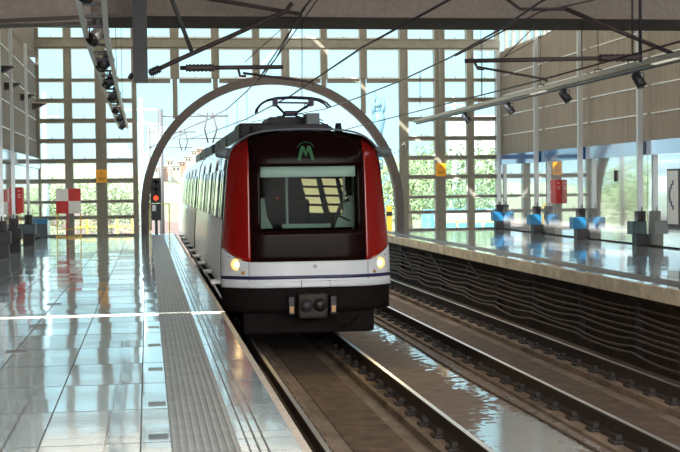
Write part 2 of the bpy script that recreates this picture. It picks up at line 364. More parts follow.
# small dark access plates beside the tactile strip
for i, yy in enumerate((300, 327, 345, 369, 404, 437)):
    p = atZ(158, yy, 0); w = .075 if i else .05
    MB().box(.10-.115, .10, p.y-w, p.y+w, 0, .004, ).build('access_plate', M['darktile'],
        label='small dark square floor plate beside the tactile strip, number %s from the camera' % ('sixth','fifth','fourth','third','second','first')[i], cat='floor plate', group='dark plates along the tactile strip')
for i, (px, py) in enumerate(((54, 304), (38, 326), (16, 352))):
    p = atZ(px, py, 0)
    MB().box(p.x-.09, p.x+.09, p.y-.10, p.y+.10, 0, .004).build('floor_cover', M['darktile'] if i == 0 else M['tactile'],
        label=('dark floor cover on the tiles, farthest of three', 'greyish floor cover in the middle of the near platform tiles', 'brownish floor cover nearest the left edge of the photo')[i], cat='floor cover', group='covers in the platform tiles')

# track bed
MB().box(XE-.12, XR+.5, Y0, YW+.5, ZB-.3, ZB).build('track_bed', M['bed'], kind='structure')
MB().box(3.42, 4.66, Y0, YW+.5, ZB, ZB+.04).build('wet_track_walkway', M['wet'], kind='structure')
RAILS = (1.655, 3.155, 4.90, 6.40)
t = MB()
for x in RAILS:
    t.box(x-.24, x+.24, Y0, YW+10, ZB, ZB+.08)
t.build('rail_plinth', M['plinth'], kind='structure')
t = MB().box(2.1, 2.72, Y0, YW+5, ZB, ZB+.012).box(5.35, 5.95, Y0, YW+5, ZB, ZB+.012)
t.build('drain_channel', M['trough'], kind='structure')

# side walls -------------------------------------------------------
yA, yB, yC = (atX(px, 200, XW-.2).y for px in (640, 580.5, 536.5))
dB = (yC-yA)/2
print('BAY', yA, yB, yC, atX(502, 200, XW-.2).y)
BAYR = [yA-4*dB, yA-3*dB, yA-2*dB, yA-dB, yA, yB, yC, 40.6]
BAYL = [20.4, 23.8, 27.2, 30.6, 34.0, 37.4, 40.9]
wr = MB().box(XW+.05, XW+.35, Y0, YW, 2.37, 5.75).build('wall_right', M['concR'], kind='structure')
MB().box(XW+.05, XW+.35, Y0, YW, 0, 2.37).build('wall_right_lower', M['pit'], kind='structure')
wl = MB().box(XL-.35, XL-.05, Y0, YW, 2.4, 5.36).build('wall_left', M['concL'], kind='structure')
MB().box(XL-.35, XL-.05, Y0, YW, 0, 2.4).build('wall_left_lower', M['pit'], kind='structure')
MB().box(XL-.35, XL-.05, Y0, YW, 5.56, ZC).build('trim_5', M['concL'], kind='structure')   # light slot between 5.36 and 5.56
for i in range(len(BAYR)-1):
    a, b = BAYR[i]+.012, BAYR[i+1]-.012
    MB().box(XW-.02, XW+.03, a, b, .03, 2.10).build('glass_panel', M['mirrorglass'], parent=wr)
    MB().box(XW-.10, XW+.03, a+.12, b-.12, 2.08, 2.40).build('header_band', M['bluegloss'] if i >= 5 else M['skyband'], parent=wr, label='blue glossy header band' if i >= 5 else 'pale header band')
    t = MB()
    for z in (3.02, 3.66, 4.30, 4.94): t.box(XW+.03, XW+.052, a+.12, b-.12, z, z+.028)
    t.build('joint_and_sun_strip', M['joint'], parent=wr)  # sun on the panel joints, put in as pale strips
for i in range(len(BAYL)-1):
    a, b = BAYL[i]+.012, BAYL[i+1]-.012
    MB().box(XL-.03, XL+.02, a, b, .03, 2.10).build('glass_panel', M['mirrorglass'], parent=wl)
    MB().box(XL-.03, XL+.05, a, b, 2.11, 2.42).build('header_band', M['skyband'], parent=wl)
    t = MB()
    for z in (2.95, 3.60, 4.25, 4.9): t.box(XL-.052, XL-.03, a+.15, b-.15, z, z+.025)
    t.build('joint_and_sun_strip', M['joint'], parent=wl)
# clerestory of the right wall
n = 0
WN = [0]
def window(x0, x1, z0, z1, Y, tilt=0, name_mat=None):
    WN[0] += 1; s = .020
    f = MB().box(x0-s, x0+.006, Y-.13, Y+.03, z0-s, z1+s).box(x1-.006, x1+s, Y-.13, Y+.03, z0-s, z1+s).box(x0+.006, x1-.006, Y-.13, Y+.03, z0-s, z0+.006).box(x0+.006, x1-.006, Y-.13, Y+.03, z1-.006, z1+s)
    f.box((x0+x1)/2-.012, (x0+x1)/2+.012, Y-.09, Y-.05, z0+s*.2, z0+s+.05)       # latch
    f = f.build('window_%d' % WN[0], M['sash'], kind='structure')
    MB().box(x0+s, x1-s, Y-.012, Y-.004, z0+s, z1-s).build('pane', M['glass'], parent=f)
    return f
for i in range(len(BAYR)-1):
    a, b = BAYR[i]+.15, BAYR[i+1]-.15; WN[0] += 1; s = .05
    t = MB().box(XW+.08, XW+.2, a, b, 5.75, 5.80).box(XW+.08, XW+.2, a, b, ZC-.1, ZC-.05)
    k = 5
    for j in range(k+1): y = lerp(a, b-s, j/k); t.box(XW+.08, XW+.2, y, y+s, 5.80, ZC-.1)
    f = t.build('window_%d' % WN[0], M['sash'], kind='structure')
    MB().box(XW+.13, XW+.14, a+s, b-s, 5.80, ZC-.1).build('pane', M['glass'], parent=f)

# roof: brown slab with the light slot above the tracks; open sky behind the camera
YS = 3.0
MB().box(XL-.35, XW+.35, YS, 23.5, ZC, ZC+.12).build('ceiling', M['soffit'], kind='structure')
MB().box(XL-.35, 4.76, 23.5, YW+.4, ZC, ZC+.03).box(4.95, XW+.35, 23.5, YW+.4, ZC, ZC+.03).build('ceiling_fill_glazing', M['fill_glazing'], kind='structure')  # unseen frosted glazing, added as soft fill light from above
# big cross beam
zb = atY(350, 28, 23.5).z; zf = atY(350, 17.5, 22.0).z
t = MB().prism([(22.0, zb), (23.5, zb), (23.5, ZC), (22.0, ZC)], XL-.05, XW+.05, 'x'); t.mi = 1
t.box(XL-.05, XW+.05, 22.0, 23.52, zb-.02, zb)  # shade under the beam, painted as a thin dark sheet
t.build('ceiling_beam', [M['soffit'], M['beamshade']], kind='structure')
MB().box(XL-.05, XW+.05, 23.52, 23.56, zb-.02, zb+.06).build('trim_6', M['joint'], kind='structure')
# sloping soffit slab over the near platform, hanging lower at the left
a = atY(-6, 32, 19.5); b = atY(92, 25.2, 19.5)
MB().prism([(XL-.05, a.z), (b.x, b.z), (b.x, ZC), (XL-.05, ZC)], 19.0, 19.5).build('roof_soffit', M['soffit'], kind='structure')
MB().prism([(XL-.05, a.z-.0), (b.x, b.z), (b.x, b.z+.02), (XL-.05, a.z+.02)], 19.5, 19.54).build('trim_7', M['joint'], kind='structure')
a2 = atY(-6, 26, 19.0); b2 = atY(134, 15, 19.0)
MB().bar((XL-.05, 18.97, a2.z), (b2.x, 18.97, b2.z), .05, .05).build('trim_8', M['darkbar'], kind='structure')

# end wall ---------------------------------------------------------
rowsL = [(28.5,38),(49,79),(82,99),(103,119),(123,139),(143,159),(163,179),(183,200.5),(203,216),(219,234.5)]
ROWS = [(atY(84, b, YW).z, atY(84, a, YW).z) for a, b in rowsL]
ROWS = [(a+.008, b-.008) for a, b in ROWS]
ROWS[0] = (ROWS[0][0], ROWS[0][0]+.75)
def cx(px, py=120): return atY(px, py, YW).x
COLS = [(cx(a)-.008, cx(b)+.008) for a, b in ((40.2,64.0),(72.8,95),(106.5,131.8),(408,433.5),(444.7,465.7),(473.5,495))]
TOPC = [(cx(a, 60), cx(b, 60)) for a, b in ((136,170),(179,211),(219,252),(259.5,281),(289,320),(327,359),(366.5,398.5))]
AX, AZ, AR = cx(272.5), atY(272.5, 208, YW).z, 131.5/31.4
AXL, AXR = AX-AR, AX+AR
fr = MB(); Ya, Yb = YW-.09, YW+.09
# solid lattice: verticals between columns, horizontals between rows
def verts(xs, z0, z1):
    for a, b in xs: fr.box(a, b, Ya, Yb, z0, z1)
zt = ROWS[0][1]
xl0 = XL-.05; xr1 = XW+.05
verts([(xl0, COLS[0][0]), (COLS[0][1], COLS[1][0]), (COLS[1][1], COLS[2][0]), (COLS[2][1], TOPC[0][0]),
       (TOPC[-1][1], COLS[3][0]), (COLS[3][1], COLS[4][0]), (COLS[4][1], COLS[5][0]), (COLS[5][1], xr1)], 0, ZC)
for i in range(len(TOPC)-1):
    a, b = TOPC[i][1], TOPC[i+1][0]; m = (a+b)/2
    fr.box(a, b, Ya, Yb, ROWS[1][0], ZC)
    dz = AR*AR-(m-AX)**2
    z1 = AZ+math.sqrt(dz) if dz > 0 else 0
    if ROWS[1][0]-.1 > z1: fr.box(m-.075, m+.075, Ya+.02, Yb-.02, z1, ROWS[1][0])
hz = [(0, ROWS[9][0])]+[(ROWS[i+1][1], ROWS[i][0]) for i in range(9)]+[(zt, ZC)]
for z0, z1 in hz:
    for c in COLS: fr.box(c[0], c[1], Ya+.01, Yb-.01, z0, z1)
for z0, z1 in ((ROWS[1][1], ROWS[0][0]), (zt, ZC), (ROWS[1][0]-.14, ROWS[1][0])):
    for c in TOPC: fr.box(c[0], c[1], Ya+.01, Yb-.01, z0, z1)
# heavier double mullions standing proud
for c0, c1 in ((COLS[1][1], COLS[2][0]), (COLS[3][1], COLS[4][0])):
    m = (c0+c1)/2; fr.box(m-.035, m+.035, Ya-.06, Ya, 0, ZC)
fr.box(xl0, xr1, Ya-.05, Ya, ROWS[1][1]+.06, ROWS[0][0]-.06)
fr.build('wall_end', M['frame'], kind='structure')
ar = MB(); N = 48; prof = []
for k in range(N+1):
    a = math.pi*k/N; prof.append((AX-AR*math.cos(a), AZ+AR*math.sin(a)))
inn = [(AX-(AR-.26)*math.cos(math.pi*k/N), AZ+(AR-.26)*math.sin(math.pi*k/N)) for k in range(N+1)]
for k in range(N):
    ar.prism([prof[k], prof[k+1], inn[k+1], inn[k]], YW-.2, YW+.16)
ar.box(AXL, AXL+.24, YW-.2, YW+.16, ZB, AZ).box(AXR-.24, AXR, YW-.2, YW+.16, ZB, AZ)
ar.build('wall_end_arch', M['archsteel'], kind='structure')
# end wall under the right platform side and left platform side of the opening are slabs already; windows:
for ci, c in enumerate(COLS):
    for r in ROWS: window(c[0], c[1], r[0], r[1], YW)
for c in TOPC:
    for r in ROWS[:2]:
        f = window(c[0], c[1], r[0], r[1], YW)
        MB().box(c[0]+.03, c[1]-.03, YW-.075, YW-.05, r[0]+.02, r[0]+.05).build('sill_bar', M['joint'], parent=f)
# large fixed panes between top row and arch
for i, (a, b) in enumerate([(TOPC[0][0], (TOPC[0][1]+TOPC[1][0])/2-.075), ((TOPC[0][1]+TOPC[1][0])/2+.075, (TOPC[1][1]+TOPC[2][0])/2-.075), ((TOPC[4][1]+TOPC[5][0])/2+.075, (TOPC[5][1]+TOPC[6][0])/2-.075), ((TOPC[5][1]+TOPC[6][0])/2+.075, TOPC[6][1])]):
    ztop = ROWS[1][0]-.14; pts = [(a, ztop), (b, ztop)]; lo = []
    for k in range(13):
        x = lerp(b, a, k/12); dz = AR*AR-(x-AX)**2
        lo.append((x, min(ztop-.01, AZ+math.sqrt(dz) if dz > 0 else 0.02)))
    WN[0] += 1
    MB().prism(pts+lo, YW-.008, YW).build('window_%d' % WN[0], M['glass'], kind='structure')

# ------------------------------------------------------------------ posts
def post(x, y, ztop, side, guard, label, group, lower=.27, gw=.36, sw=.075):
    th = thing('steel_post', (x, y, 0), label, 'post', group)
    MB().box(x-sw, x+sw, y-sw*.8, y+sw*.8, .72, ztop).build('shaft', M['post'], th)
    MB().box(x-.10, x+.10, y-.10, y+.10, .57, .80, bev=.01).cyl((x, y-.12, .6), (x, y-.12, .9), .015, 8).build('collar', M['dark'], th)
    MB().box(x-.14, x+.14, y-.15, y+.15, 0, lower, bev=.01).build('plinth', M['blackbox'], th)
    o = -.08 if side > 0 else 0
    MB().box(x+o-gw/2, x+o+gw/2, y-.18, y+.18, lower, .57, bev=.012).build('guard', guard, th, label='blue guard box' if guard is M['bluebox'] else None)
    return th
for i, y in enumerate(BAYR[4:]):
    nm = {0: 'nearest the camera, poster case on its right', 1: 'second nearest along the right wall', 2: 'just left of the red wall box', 3: 'in the corner by the glazed end wall'}[i]
    post(XW-(.2 if i < 3 else .12), y-(0 if i < 3 else .05), 5.7, 1, M['bluebox'] if i > 0 else M['tealbox'], 'pale post with %s guard, %s' % ('blue' if i > 0 else 'dark teal', nm), 'posts along the right wall', gw=.34, sw=.06)
for px, nm in ((2.5, 'cut by the left edge of the photo'), (14.2, 'second from the left edge of the photo'), (29, 'third from the left edge, beyond the red wall box')):
    y = atX(px, 240, XL+.2).y; print('L', y)
    post(XL+.2, y, 5.3, -1, M['blackbox'] if px < 20 else M['tealbox'], 'slim post with dark block base, ' + nm, 'posts along the left wall', lower=.3, sw=.038)
p = atZ(41, 236.5, 0); p.y = 40.3; p.x = XL+.14
th = thing('litter_bin', (p.x, p.y, 0), 'small blue bin in the left corner by the glazed wall', 'bin')
MB().box(p.x-.13, p.x+.13, p.y-.13, p.y+.13, 0, .5, bev=.015).build('bin_body', M['tealbox'], th)
MB().box(p.x-.14, p.x+.14, p.y-.14, p.y+.14, .42, .58, bev=.015).build('bin_lid', M['bluebox'], th, label='bright blue lid')

# ------------------------------------------------------------------ wall fittings
def firebox(x, y, z, s, label):
    th = thing('fire_cabinet', (x, y, z), label, 'fire box')
    MB().box(min(x, x+s*.14), max(x, x+s*.14), y-.26, y+.26, z, z+.66, bev=.01).build('cabinet_body', M['red'], th)
    d = MB().box(min(x+s*.14, x+s*.155), max(x+s*.14, x+s*.155), y-.23, y+.23, z+.03, z+.63).build('door', M['red'], th)
    MB().box(min(x+s*.155, x+s*.17), max(x+s*.155, x+s*.17), y+.20, y+.24, z+.28, z+.36).build('handle', M['white'], d)
    t = MB()
    for k, zz in enumerate((.56, .46, .40)): t.box(x+s*.08-.04, x+s*.08+.04*(1 if k else .6), y-.264, y-.26, z+zz, z+zz+.014)
    t.build('lettering', M['white'], th)
firebox(XW-.03, atX(556, 190, XW-.1).y, .90, -1, 'red fire box hung on the reflective right wall beside a post')
q = atX(22, 200, XL+.1)
firebox(XL+.03, atX(24, 200, XL+.2).y, q.z-.33, 1, 'red fire box on the left wall between the slim posts')
# poster cabinet on right wall at the frame edge
a = atX(668, 200, XW-.05); 
th = thing('poster_case', (XW-.03, a.y-.8, .55), 'tall poster case on the right wall at the photo edge', 'poster')
MB().box(XW-.08, XW-.02, a.y-1.2, a.y-.02, .50, 1.74).build('case_frame', M['dark'], th)
MB().box(XW-.086, XW-.08, a.y-.62, a.y-.06, .54, 1.70).build('poster_sheet', M['white'], th)
t = MB(); 
for k in range(8):
    u = k/7; t.box(XW-.09, XW-.086, a.y-.40+.2*math.sin(u*3.1), a.y-.32+.2*math.sin(u*3.1), .85+.7*u/1.3, .95+.7*u/1.3)
t.build('poster_print', M['stripe'], th)
a = atX(615, 176, XW-.05)
MB().box(XW-.07, XW-.02, a.y-.03, a.y+.03, a.z-.14, a.z+.14, bev=.01).build('pull_handle', M['dark'], label='short dark pull handle on the reflective right wall panel', cat='handle')

# wedge shaped wall lights on the left wall
for px, py, nm in ((1, 68, 'cut by the left edge of the photo'), (9, 85, 'lowest slung and largest in full view'), (24.5, 96, 'middle of the row'), (36, 105, 'nearest the glazed end wall')):
    p = atX(px, py, XL+.05)
    th = thing('wall_uplight', (XL, p.y, p.z), 'dark wedge wall light on the left wall, ' + nm, 'wall light', 'wedge lights on the left wall')
    MB().prism([(XL-.05, p.z-.12), (XL+.10, p.z-.10), (XL+.34, p.z+.03), (XL-.05, p.z+.05)], p.y-.16, p.y+.16).build('light_body', M['dark'], th)
    MB().prism([(XL-.05, p.z+.05), (XL+.34, p.z+.03), (XL+.36, p.z+.05), (XL-.05, p.z+.075)], p.y-.17, p.y+.17).build('top_plate', M['track'], th)

# checker board on a yellow stand
A = atY(55.7, 188.7, 40.2); B = atY(81.2, 213.3, 40.2)
x0, x1, z1, z0 = A.x, B.x, A.z, B.z; y = 40.2
th = thing('checker_sign', ((x0+x1)/2, y, 0), 'red and white quartered board on a yellow stand by the glazed wall', 'sign')
xm, zm = (x0+x1)/2, (z0+z1)/2
bd = MB().box(x0, x1, y-.015, y+.015, z0, z1).build('board', M['white'], th)
MB().box(xm, x1, y-.019, y-.015, zm, z1).box(x0, xm, y-.019, y-.015, z0, zm).build('red_squares', M['red'], bd)
for x in (x0+.02, x1-.02):
    MB().bar((x, y+.03, z1), (x, y+.03, 0), .03).bar((x, y-.22, .015), (x, y+.25, .015), .03).build('leg', M['yellow'], th)
MB().bar((x0, y-.2, .03), (x1, y-.2, .03), .035).bar((x0, y+.03, .25), (x1, y+.03, .25), .02).build('crossbar', M['yellow'], th)
MB().tube([(xm-.08, y+.1, 0), (xm-.02, y+.05, z0+.02)], .022, 8).build('prop', M['red'], th)

# warning signs
def warning(px, py0, py1, px1, side):
    A = atY(px, py0, YW-.2); B = atY(px1, py1, YW-.2); y = YW-.2
    x0, x1, z0, z1 = A.x, B.x, B.z, A.z; w = x1-x0
    th = thing('warning_sign', ((x0+x1)/2, y, z0), 'orange warning sign on the %s double mullion of the glazed wall' % side, 'sign', 'orange warning signs')
    MB().box(x0, x1, y-.012, y+.05, z0, z1).build('sign_plate', M['orange'], th)
    t = MB(); c = (x0+x1)/2; zt = z1-.04; zb_ = z1-.04-w*.62; hw = w*.36
    for p, q in (((c, zt), (c-hw, zb_)), ((c-hw, zb_), (c+hw, zb_)), ((c+hw, zb_), (c, zt))):
        t.bar((p[0], y-.014, p[1]), (q[0], y-.014, q[1]), .004, .014, up=Vector((0,1,0)))
    t.box(c-.006, c+.006, y-.016, y-.012, zb_+.05, zt-.06).box(c-.006, c+.006, y-.016, y-.012, zb_+.02, zb_+.035)
    for k in range(3): t.box(c-hw*(1-.15*k), c+hw*(1-.15*k), y-.015, y-.012, zb_-.035-.03*k, zb_-.025-.03*k)
    t.build('pictogram', M['black'], th)
warning(96, 169.5, 182.5, 107, 'left'); warning(436, 163.3, 176.3, 445.8, 'right')

# security camera on the right mullion of the arch
p = atY(404, 144, YW-.25)
th = thing('security_camera', p, 'small white security camera on the mullion right of the arch', 'camera')
MB().tube([p+Vector((.02, .18, .05)), p+Vector((.02, .02, .05)), p], .018, 8).build('bracket', M['white'], th)
MB().cyl(p+Vector((0, .1, -.03)), p+Vector((-.03, -.14, -.06)), .055, 14).build('camera_body', M['white'], th)
MB().cyl(p+Vector((-.03, -.14, -.06)), p+Vector((-.032, -.15, -.062)), .035, 12).build('lens', M['lens'], th)

# railway signal standing outside the arch
sy = 42.0; A = atY(150.3, 178, sy); B = atY(161.6, 220.3, sy); c = (A.x+B.x)/2; hw = (B.x-A.x)/2; zmid = atY(156, 203, sy).z
th = thing('railway_signal', (c, sy, 0), 'black railway signal showing a red lamp just beyond the arch', 'signal')
hd = MB().box(c-hw, c+hw, sy, sy+.16, zmid, A.z, bev=.02).build('signal_head', M['black'], th)
for k, (zpy, m) in enumerate(((183, M['lens']), (190.5, M['lens']), (198, M['redlamp']))):
    z = atY(156, zpy, sy).z
    MB().cyl((c, sy-.012, z), (c, sy, z), .085 if k < 2 else .075, 20).build('lamp', m, hd, label='lit red lamp' if k == 2 else 'unlit lamp')
    hood = MB()
    hood.grid(lambda u, v, z=z: (c-.105*math.cos(math.pi*u), sy-.14*v, z+.105*math.sin(math.pi*u)), 12, 1, (0, 0, .008))
    hood.build('hood', M['dark'], hd)
MB().box(c-hw*.95, c+hw*.95, sy+.02, sy+.14, B.z, zmid-.02, bev=.015).build('control_box', M['black'], th)
MB().box(c-hw*.75, c-hw*.05, sy+.008, sy+.02, zmid-.26, zmid-.06).build('number_plate', M['white'], th)
MB().cyl((c, sy+.1, 0), (c, sy+.1, B.z), .05, 12).build('pole', M['steelgrey'], th)
for dx in (-.22, .3):
    pass
th = thing('yellow_guard_rail', (c+.35, sy+.3, 0), 'thin yellow guard frame around the signal outside', 'guard rail')
for xx in (c-.2, c+.42): MB().bar((xx, sy+.3, 0), (xx, sy+.3, .98), .035).build('upright', M['yellow'], th)
MB().bar((c-.2, sy+.3, .96), (c+.42, sy+.3, .96), .03).build('top_rail', M['yellow'], th)

# ------------------------------------------------------------------ rails
NAMES = ('nearest the platform edge, partly under the train', 'right rail of the train track', 'left rail of the empty track', 'right rail of the empty track, below the far platform')
for i, x in enumerate(RAILS):
    th = thing('rail', (x, Y0, ZB+.08), 'long steel rail, ' + NAMES[i], 'rail', 'running rails')
    h = .036
    prof = [(-.075, ZB+.08), (.075, ZB+.08), (.075, ZB+.10), (.012, ZB+.125), (.012, ZR-.05), (h, ZR-.035), (h, ZR-.008), (-h, ZR-.008), (-h, ZR-.035), (-.012, ZR-.05), (-.012, ZB+.125), (-.075, ZB+.10)]
    MB().prism([(x+u, w) for u, w in prof], Y0, YW+12).build('rail_web', M['railside'], th)
    MB().box(x-h, x+h, Y0, YW+12, ZR-.008, ZR-.004).build('rail_head', M['railside'], th)
    MB().box(x-.026, x+.026, Y0, YW+12, ZR-.004, ZR).build('running_surface', M['railtop'], th)
    f0 = None; k = 0; y = 11.4
    while y < 40.5:
        if f0 is None:
            f0 = MB().box(x-.17, x+.17, y-.10, y+.10, ZB+.08, ZB+.115, bev=.01).box(x-.13, x-.06, y-.05, y+.05, ZB+.115, ZB+.17, bev=.008).box(x+.06, x+.13, y-.05, y+.05, ZB+.115, ZB+.17, bev=.008).build('rail_fastening', M['clip'], th)
        else:
            q = f0.copy(); C.objects.link(q); q.parent = th; q.location = (0, k*.7, 0)
        k += 1; y += .7
MB().tube([(4.47+.03*math.sin(y*.6), y, ZB+.055) for y in [10+.6*k for k in range(30)]], .016, 6).build('ground_cable', M['cable'], label='thin dark cable lying in the wet strip between the tracks', cat='cable')

# cables slung under the far platform
xw = XR+.26
NC = ('topmost', 'second from the top', 'third from the top', 'fourth from the top', 'fourth from the bottom', 'third from the bottom', 'second from the bottom', 'lowest')
for k in range(8):
    z = -.42-.095*k; pts = []
    y = 8.0
    while y < YW:
        ph = ((y-8.0)/2.6) % 1.0; sag = (.018+.004*k)*(1+.6*math.sin(int((y-8)/2.6)*2.1+k))
        pts.append((xw-.012*k+.01*math.sin(y*1.7+k), y, z-4*sag*ph*(1-ph)+.012*math.sin(y*.9+k*2))); y += .19
    MB().tube(pts, .019, 6).build('slung_cable', M['cable'], label='sagging cable hung under the far platform, ' + NC[k] + ' of the bundle', cat='cable', group='cables under the far platform')
y = 8.0; b0 = None; k = 0
while y < YW:
    if b0 is None:
        b0 = MB().box(xw-.02, xw+.09, y-.02, y+.02, -1.18, -.36).build('cable_bracket', M['dark'], label='dark upright cable bracket fixed beneath the far platform', cat='bracket', group='cable brackets under the far platform')
    else:
        q = b0.copy(); C.objects.link(q); q.location.y = b0.location.y+k*2.6
    k += 1; y += 2.6
for k in range(3):
    y = (28.5, 32.5, 36.5)[k]
    MB().bar((XR+.2, y, -.27), (XR+.16, y-(1.2, 1.5, 2.2)[k], (-.6, -.72, -.9)[k]), .028).build('slanted_strut', M['steelgrey'], label='thin slanted strut under the far platform, %s the camera' % ('nearest', 'second from', 'third from')[k], cat='strut', group='struts under the far platform')

# ------------------------------------------------------------------ train
TX, TY = 2.465, 19.75
T = thing('metro_train', (TX, TY, ZR), 'red, black and white metro train with lit headlamps on the left track', 'train')
def hwid(z):
    pts = [(-.9, 1.34), (-.08, 1.345), (.4, 1.335), (.9, 1.295), (1.7, 1.225), (1.95, 1.19), (2.10, 1.12), (2.20, 1.02), (2.27, .86), (2.32, .60), (2.35, .0)]
    for (a, ha), (b, hb) in zip(pts, pts[1:]):
        if z <= b: return lerp(ha, hb, max(0, (z-a)/(b-a)))
    return 0
def fy(u, z):
    r = .02 if z < .3 else .02+.16*((z-.3)/2.0)**1.5
    return TY+r+.42*abs(u)**4.5+(.0 if z < 1.9 else .25*((z-1.9)/.45)**2)
def FP(x, z, off=0):      # point on the cab front at offset x from the centre line
    h = max(hwid(z), .001); u = max(-1, min(1, x/h)); return Vector((TX+x, fy(u, z)-off, z))
def patch(mb, xf0, xf1, zf0, zf1, nu, nv, th=.03, off=0):
    def fn(u, v):
        # v along height, u across
        zz = None
        xmid = 0
        if callable(zf0) or callable(zf1):
            z_guess = (zf0(0) if callable(zf0) else zf0)
        x_a = xf0; x_b = xf1
        # first x by nominal height, then z from bounds at that x
        x_nom = lerp(x_a(1) if callable(x_a) else x_a, x_b(1) if callable(x_b) else x_b, u)
        za = zf0(x_nom) if callable(zf0) else zf0; zb2 = zf1(x_nom) if callable(zf1) else zf1
        z = lerp(za, zb2, v)
        xa = x_a(z) if callable(x_a) else x_a; xb = x_b(z) if callable(x_b) else x_b
        return FP(lerp(xa, xb, u), z, off)
    mb.grid(fn, nu, nv, (0, th, 0)); return mb
zbnd = lambda x: .30+.26*max(0, (abs(x)-.90)/.43)**1.6     # upper rim of the white bumper
patch(MB(), lambda z: -hwid(z), lambda z: hwid(z), -.08, zbnd, 48, 8, .05).build('bumper', M['trainwhite'], T)
patch(MB(), lambda z: -hwid(z)*.999, lambda z: hwid(z)*.999, .030, .082, 48, 2, .02, .006).build('navy_stripe', M['stripe'], T)
patch(MB(), lambda z: -hwid(z), lambda z: hwid(z), -.10, -.0, 48, 3, .05, .035).build('bumper_lip', M['trainwhite'], T)
t = MB()
for x in (-.13, .31): t.box(TX+x-.006, TX+x+.006, TY-.03, TY+.05, -.095, .005)
for x in (-.93, .93): patch(t, x-.004, x+.004, 0, .29, 1, 4, .02, .004)
t.build('panel_gap', M['black'], T)
MB().box(TX-.13, TX+.31, TY-.045, TY+.01, -.09, -.005, bev=.008).build('coupler_flap', M['trainwhite'], T)
for s, nm in ((-1, 'left'), (1, 'right')):
    xa, xb = (lambda z: -hwid(z)), (lambda z: -min(.90, hwid(z)*.999))
    t = MB()
    if s < 0: patch(t, xa, xb, zbnd, 2.27, 10, 30, .05)
    else: patch(t, lambda z: min(.90, hwid(z)*.999), lambda z: hwid(z), zbnd, 2.27, 10, 30, .05)
    t.build('red_corner_panel', M['trainred'], T)
# dark front panel around the windscreen
WX0, WX1, WZ0, WZ1 = -.735, .785, .78, 1.775
cap = lambda z: min(.90, hwid(z)*.999)
t = MB()
patch(t, lambda z: -cap(z), lambda z: cap(z), .30, WZ0, 24, 6, .05)
patch(t, lambda z: -cap(z), lambda z: cap(z), WZ1, 2.33, 24, 10, .05)
patch(t, -.90, WX0, WZ0, WZ1, 4, 8, .05); patch(t, WX1, .90, WZ0, WZ1, 4, 8, .05)
t.build('dark_front_panel', M['trainblack'], T)
patch(MB(), WX0, WX1, WZ0, WZ1, 20, 10, .008, -.02).build('windscreen', M['windscreen'], T)
# roof rim line over the cab
t = MB(); pts = []
for k in range(41):
    a = -1+2*k/40
    zz = 2.345-.36*abs(a)**5-.03*abs(a)
    pts.append((TX+a*1.225, fy(a*.9, min(zz, 2.1))+.06, zz+.01))
t.tube(pts, .016, 6).build('roof_rim', M['acgrey'], T)
# body shell of the two cars
sec = [(1.335, -.08), (1.325, .4), (1.285, .9), (1.215, 1.7), (1.18, 1.95), (1.12, 2.10), (1.02, 2.20), (.86, 2.27), (.60, 2.32), (0, 2.35)]
full = [(-x, z) for x, z in sec]+[(x, z) for x, z in reversed(sec[:-1])]
def shell(y0, y1, name, m, z_lo=None):
    mb = MB(); n = len(full); v = []
    for y in (y0, y1): v += [(TX+x, y, z) for x, z in full]
    mb._new(v, [(i, i+1, n+i+1, n+i) for i in range(n-1)]+[(n-1, 0, n, 2*n-1)], True)
    mb._new([(TX+x, y1, z) for x, z in full], [tuple(range(n))])
    return mb.build(name, m, T)
yf = TY+.44
for (a, b) in ((yf+.02, 31.0), (31.6, 47.0)):
    sh = shell(a, b, 'car_body', M['trainside'])
    # white lower side, window band, doors
    for s in (-1,):
        MB().grid(lambda u, v, a=a, b=b, s=s: (TX+s*(hwid(lerp(-.08, .95, v))+.004), lerp(a+.15, b-.02, u), lerp(-.08, .95, v)), 1, 8, (-.006*1, 0, 0)).build('lower_side_panel', M['trainlow'], sh)
MB().box(TX-1.1, TX+1.1, 31.0, 31.6, 0, 2.15).build('gangway', M['black'], T)
DY = [20.75+2.6*k+.55 for k in range(9)]
for k, y in enumerate(DY):
    if 30.2 < y < 32.2: continue
    d = MB().grid(lambda u, v: (TX-hwid(lerp(.0, 1.95, v))-.001, lerp(y-.55, y+.55, u), lerp(.0, 1.95, v)), 1, 10, (-.001, 0, 0)).build('door', M['trainside'], T)
    MB().grid(lambda u, v: (TX-hwid(lerp(.95, 1.72, v))-.0025, lerp(y-.42, y-.06, u), lerp(.95, 1.72, v)), 1, 4, (-.001, 0, 0)).grid(lambda u, v: (TX-hwid(lerp(.95, 1.72, v))-.0025, lerp(y+.06, y+.42, u), lerp(.95, 1.72, v)), 1, 4, (-.001, 0, 0)).build('door_glass', M['trainglass'], d)
    t = MB()
    for yy in (y-.57, y, y+.57): t.grid(lambda u, v: (TX-hwid(lerp(-.05, 1.98, v))-.002, lerp(yy-.012, yy+.012, u), lerp(-.05, 1.98, v)), 1, 8, (-.002, 0, 0))
    t.build('door_seal', M['black'], d)
for k in range(8):
    y = 20.75+2.6*k+.55+1.3
    if 30.4 < y < 32.2: continue
    MB().grid(lambda u, v: (TX-hwid(lerp(.95, 1.75, v))-.002, lerp(y-.62, y+.62, u), lerp(.95, 1.75, v)), 1, 4, (-.001, 0, 0)).build('side_window', M['trainglass'], T)
for k in range(9):
    y = 20.55+2.62*k
    MB().box(TX-1.325-.17, TX-1.30, y-.22, y+.22, -.06, -.015, bev=.006).bar((TX-1.32, y, -.3), (TX-1.45, y, -.06), .03).build('door_step', M['step'], T)
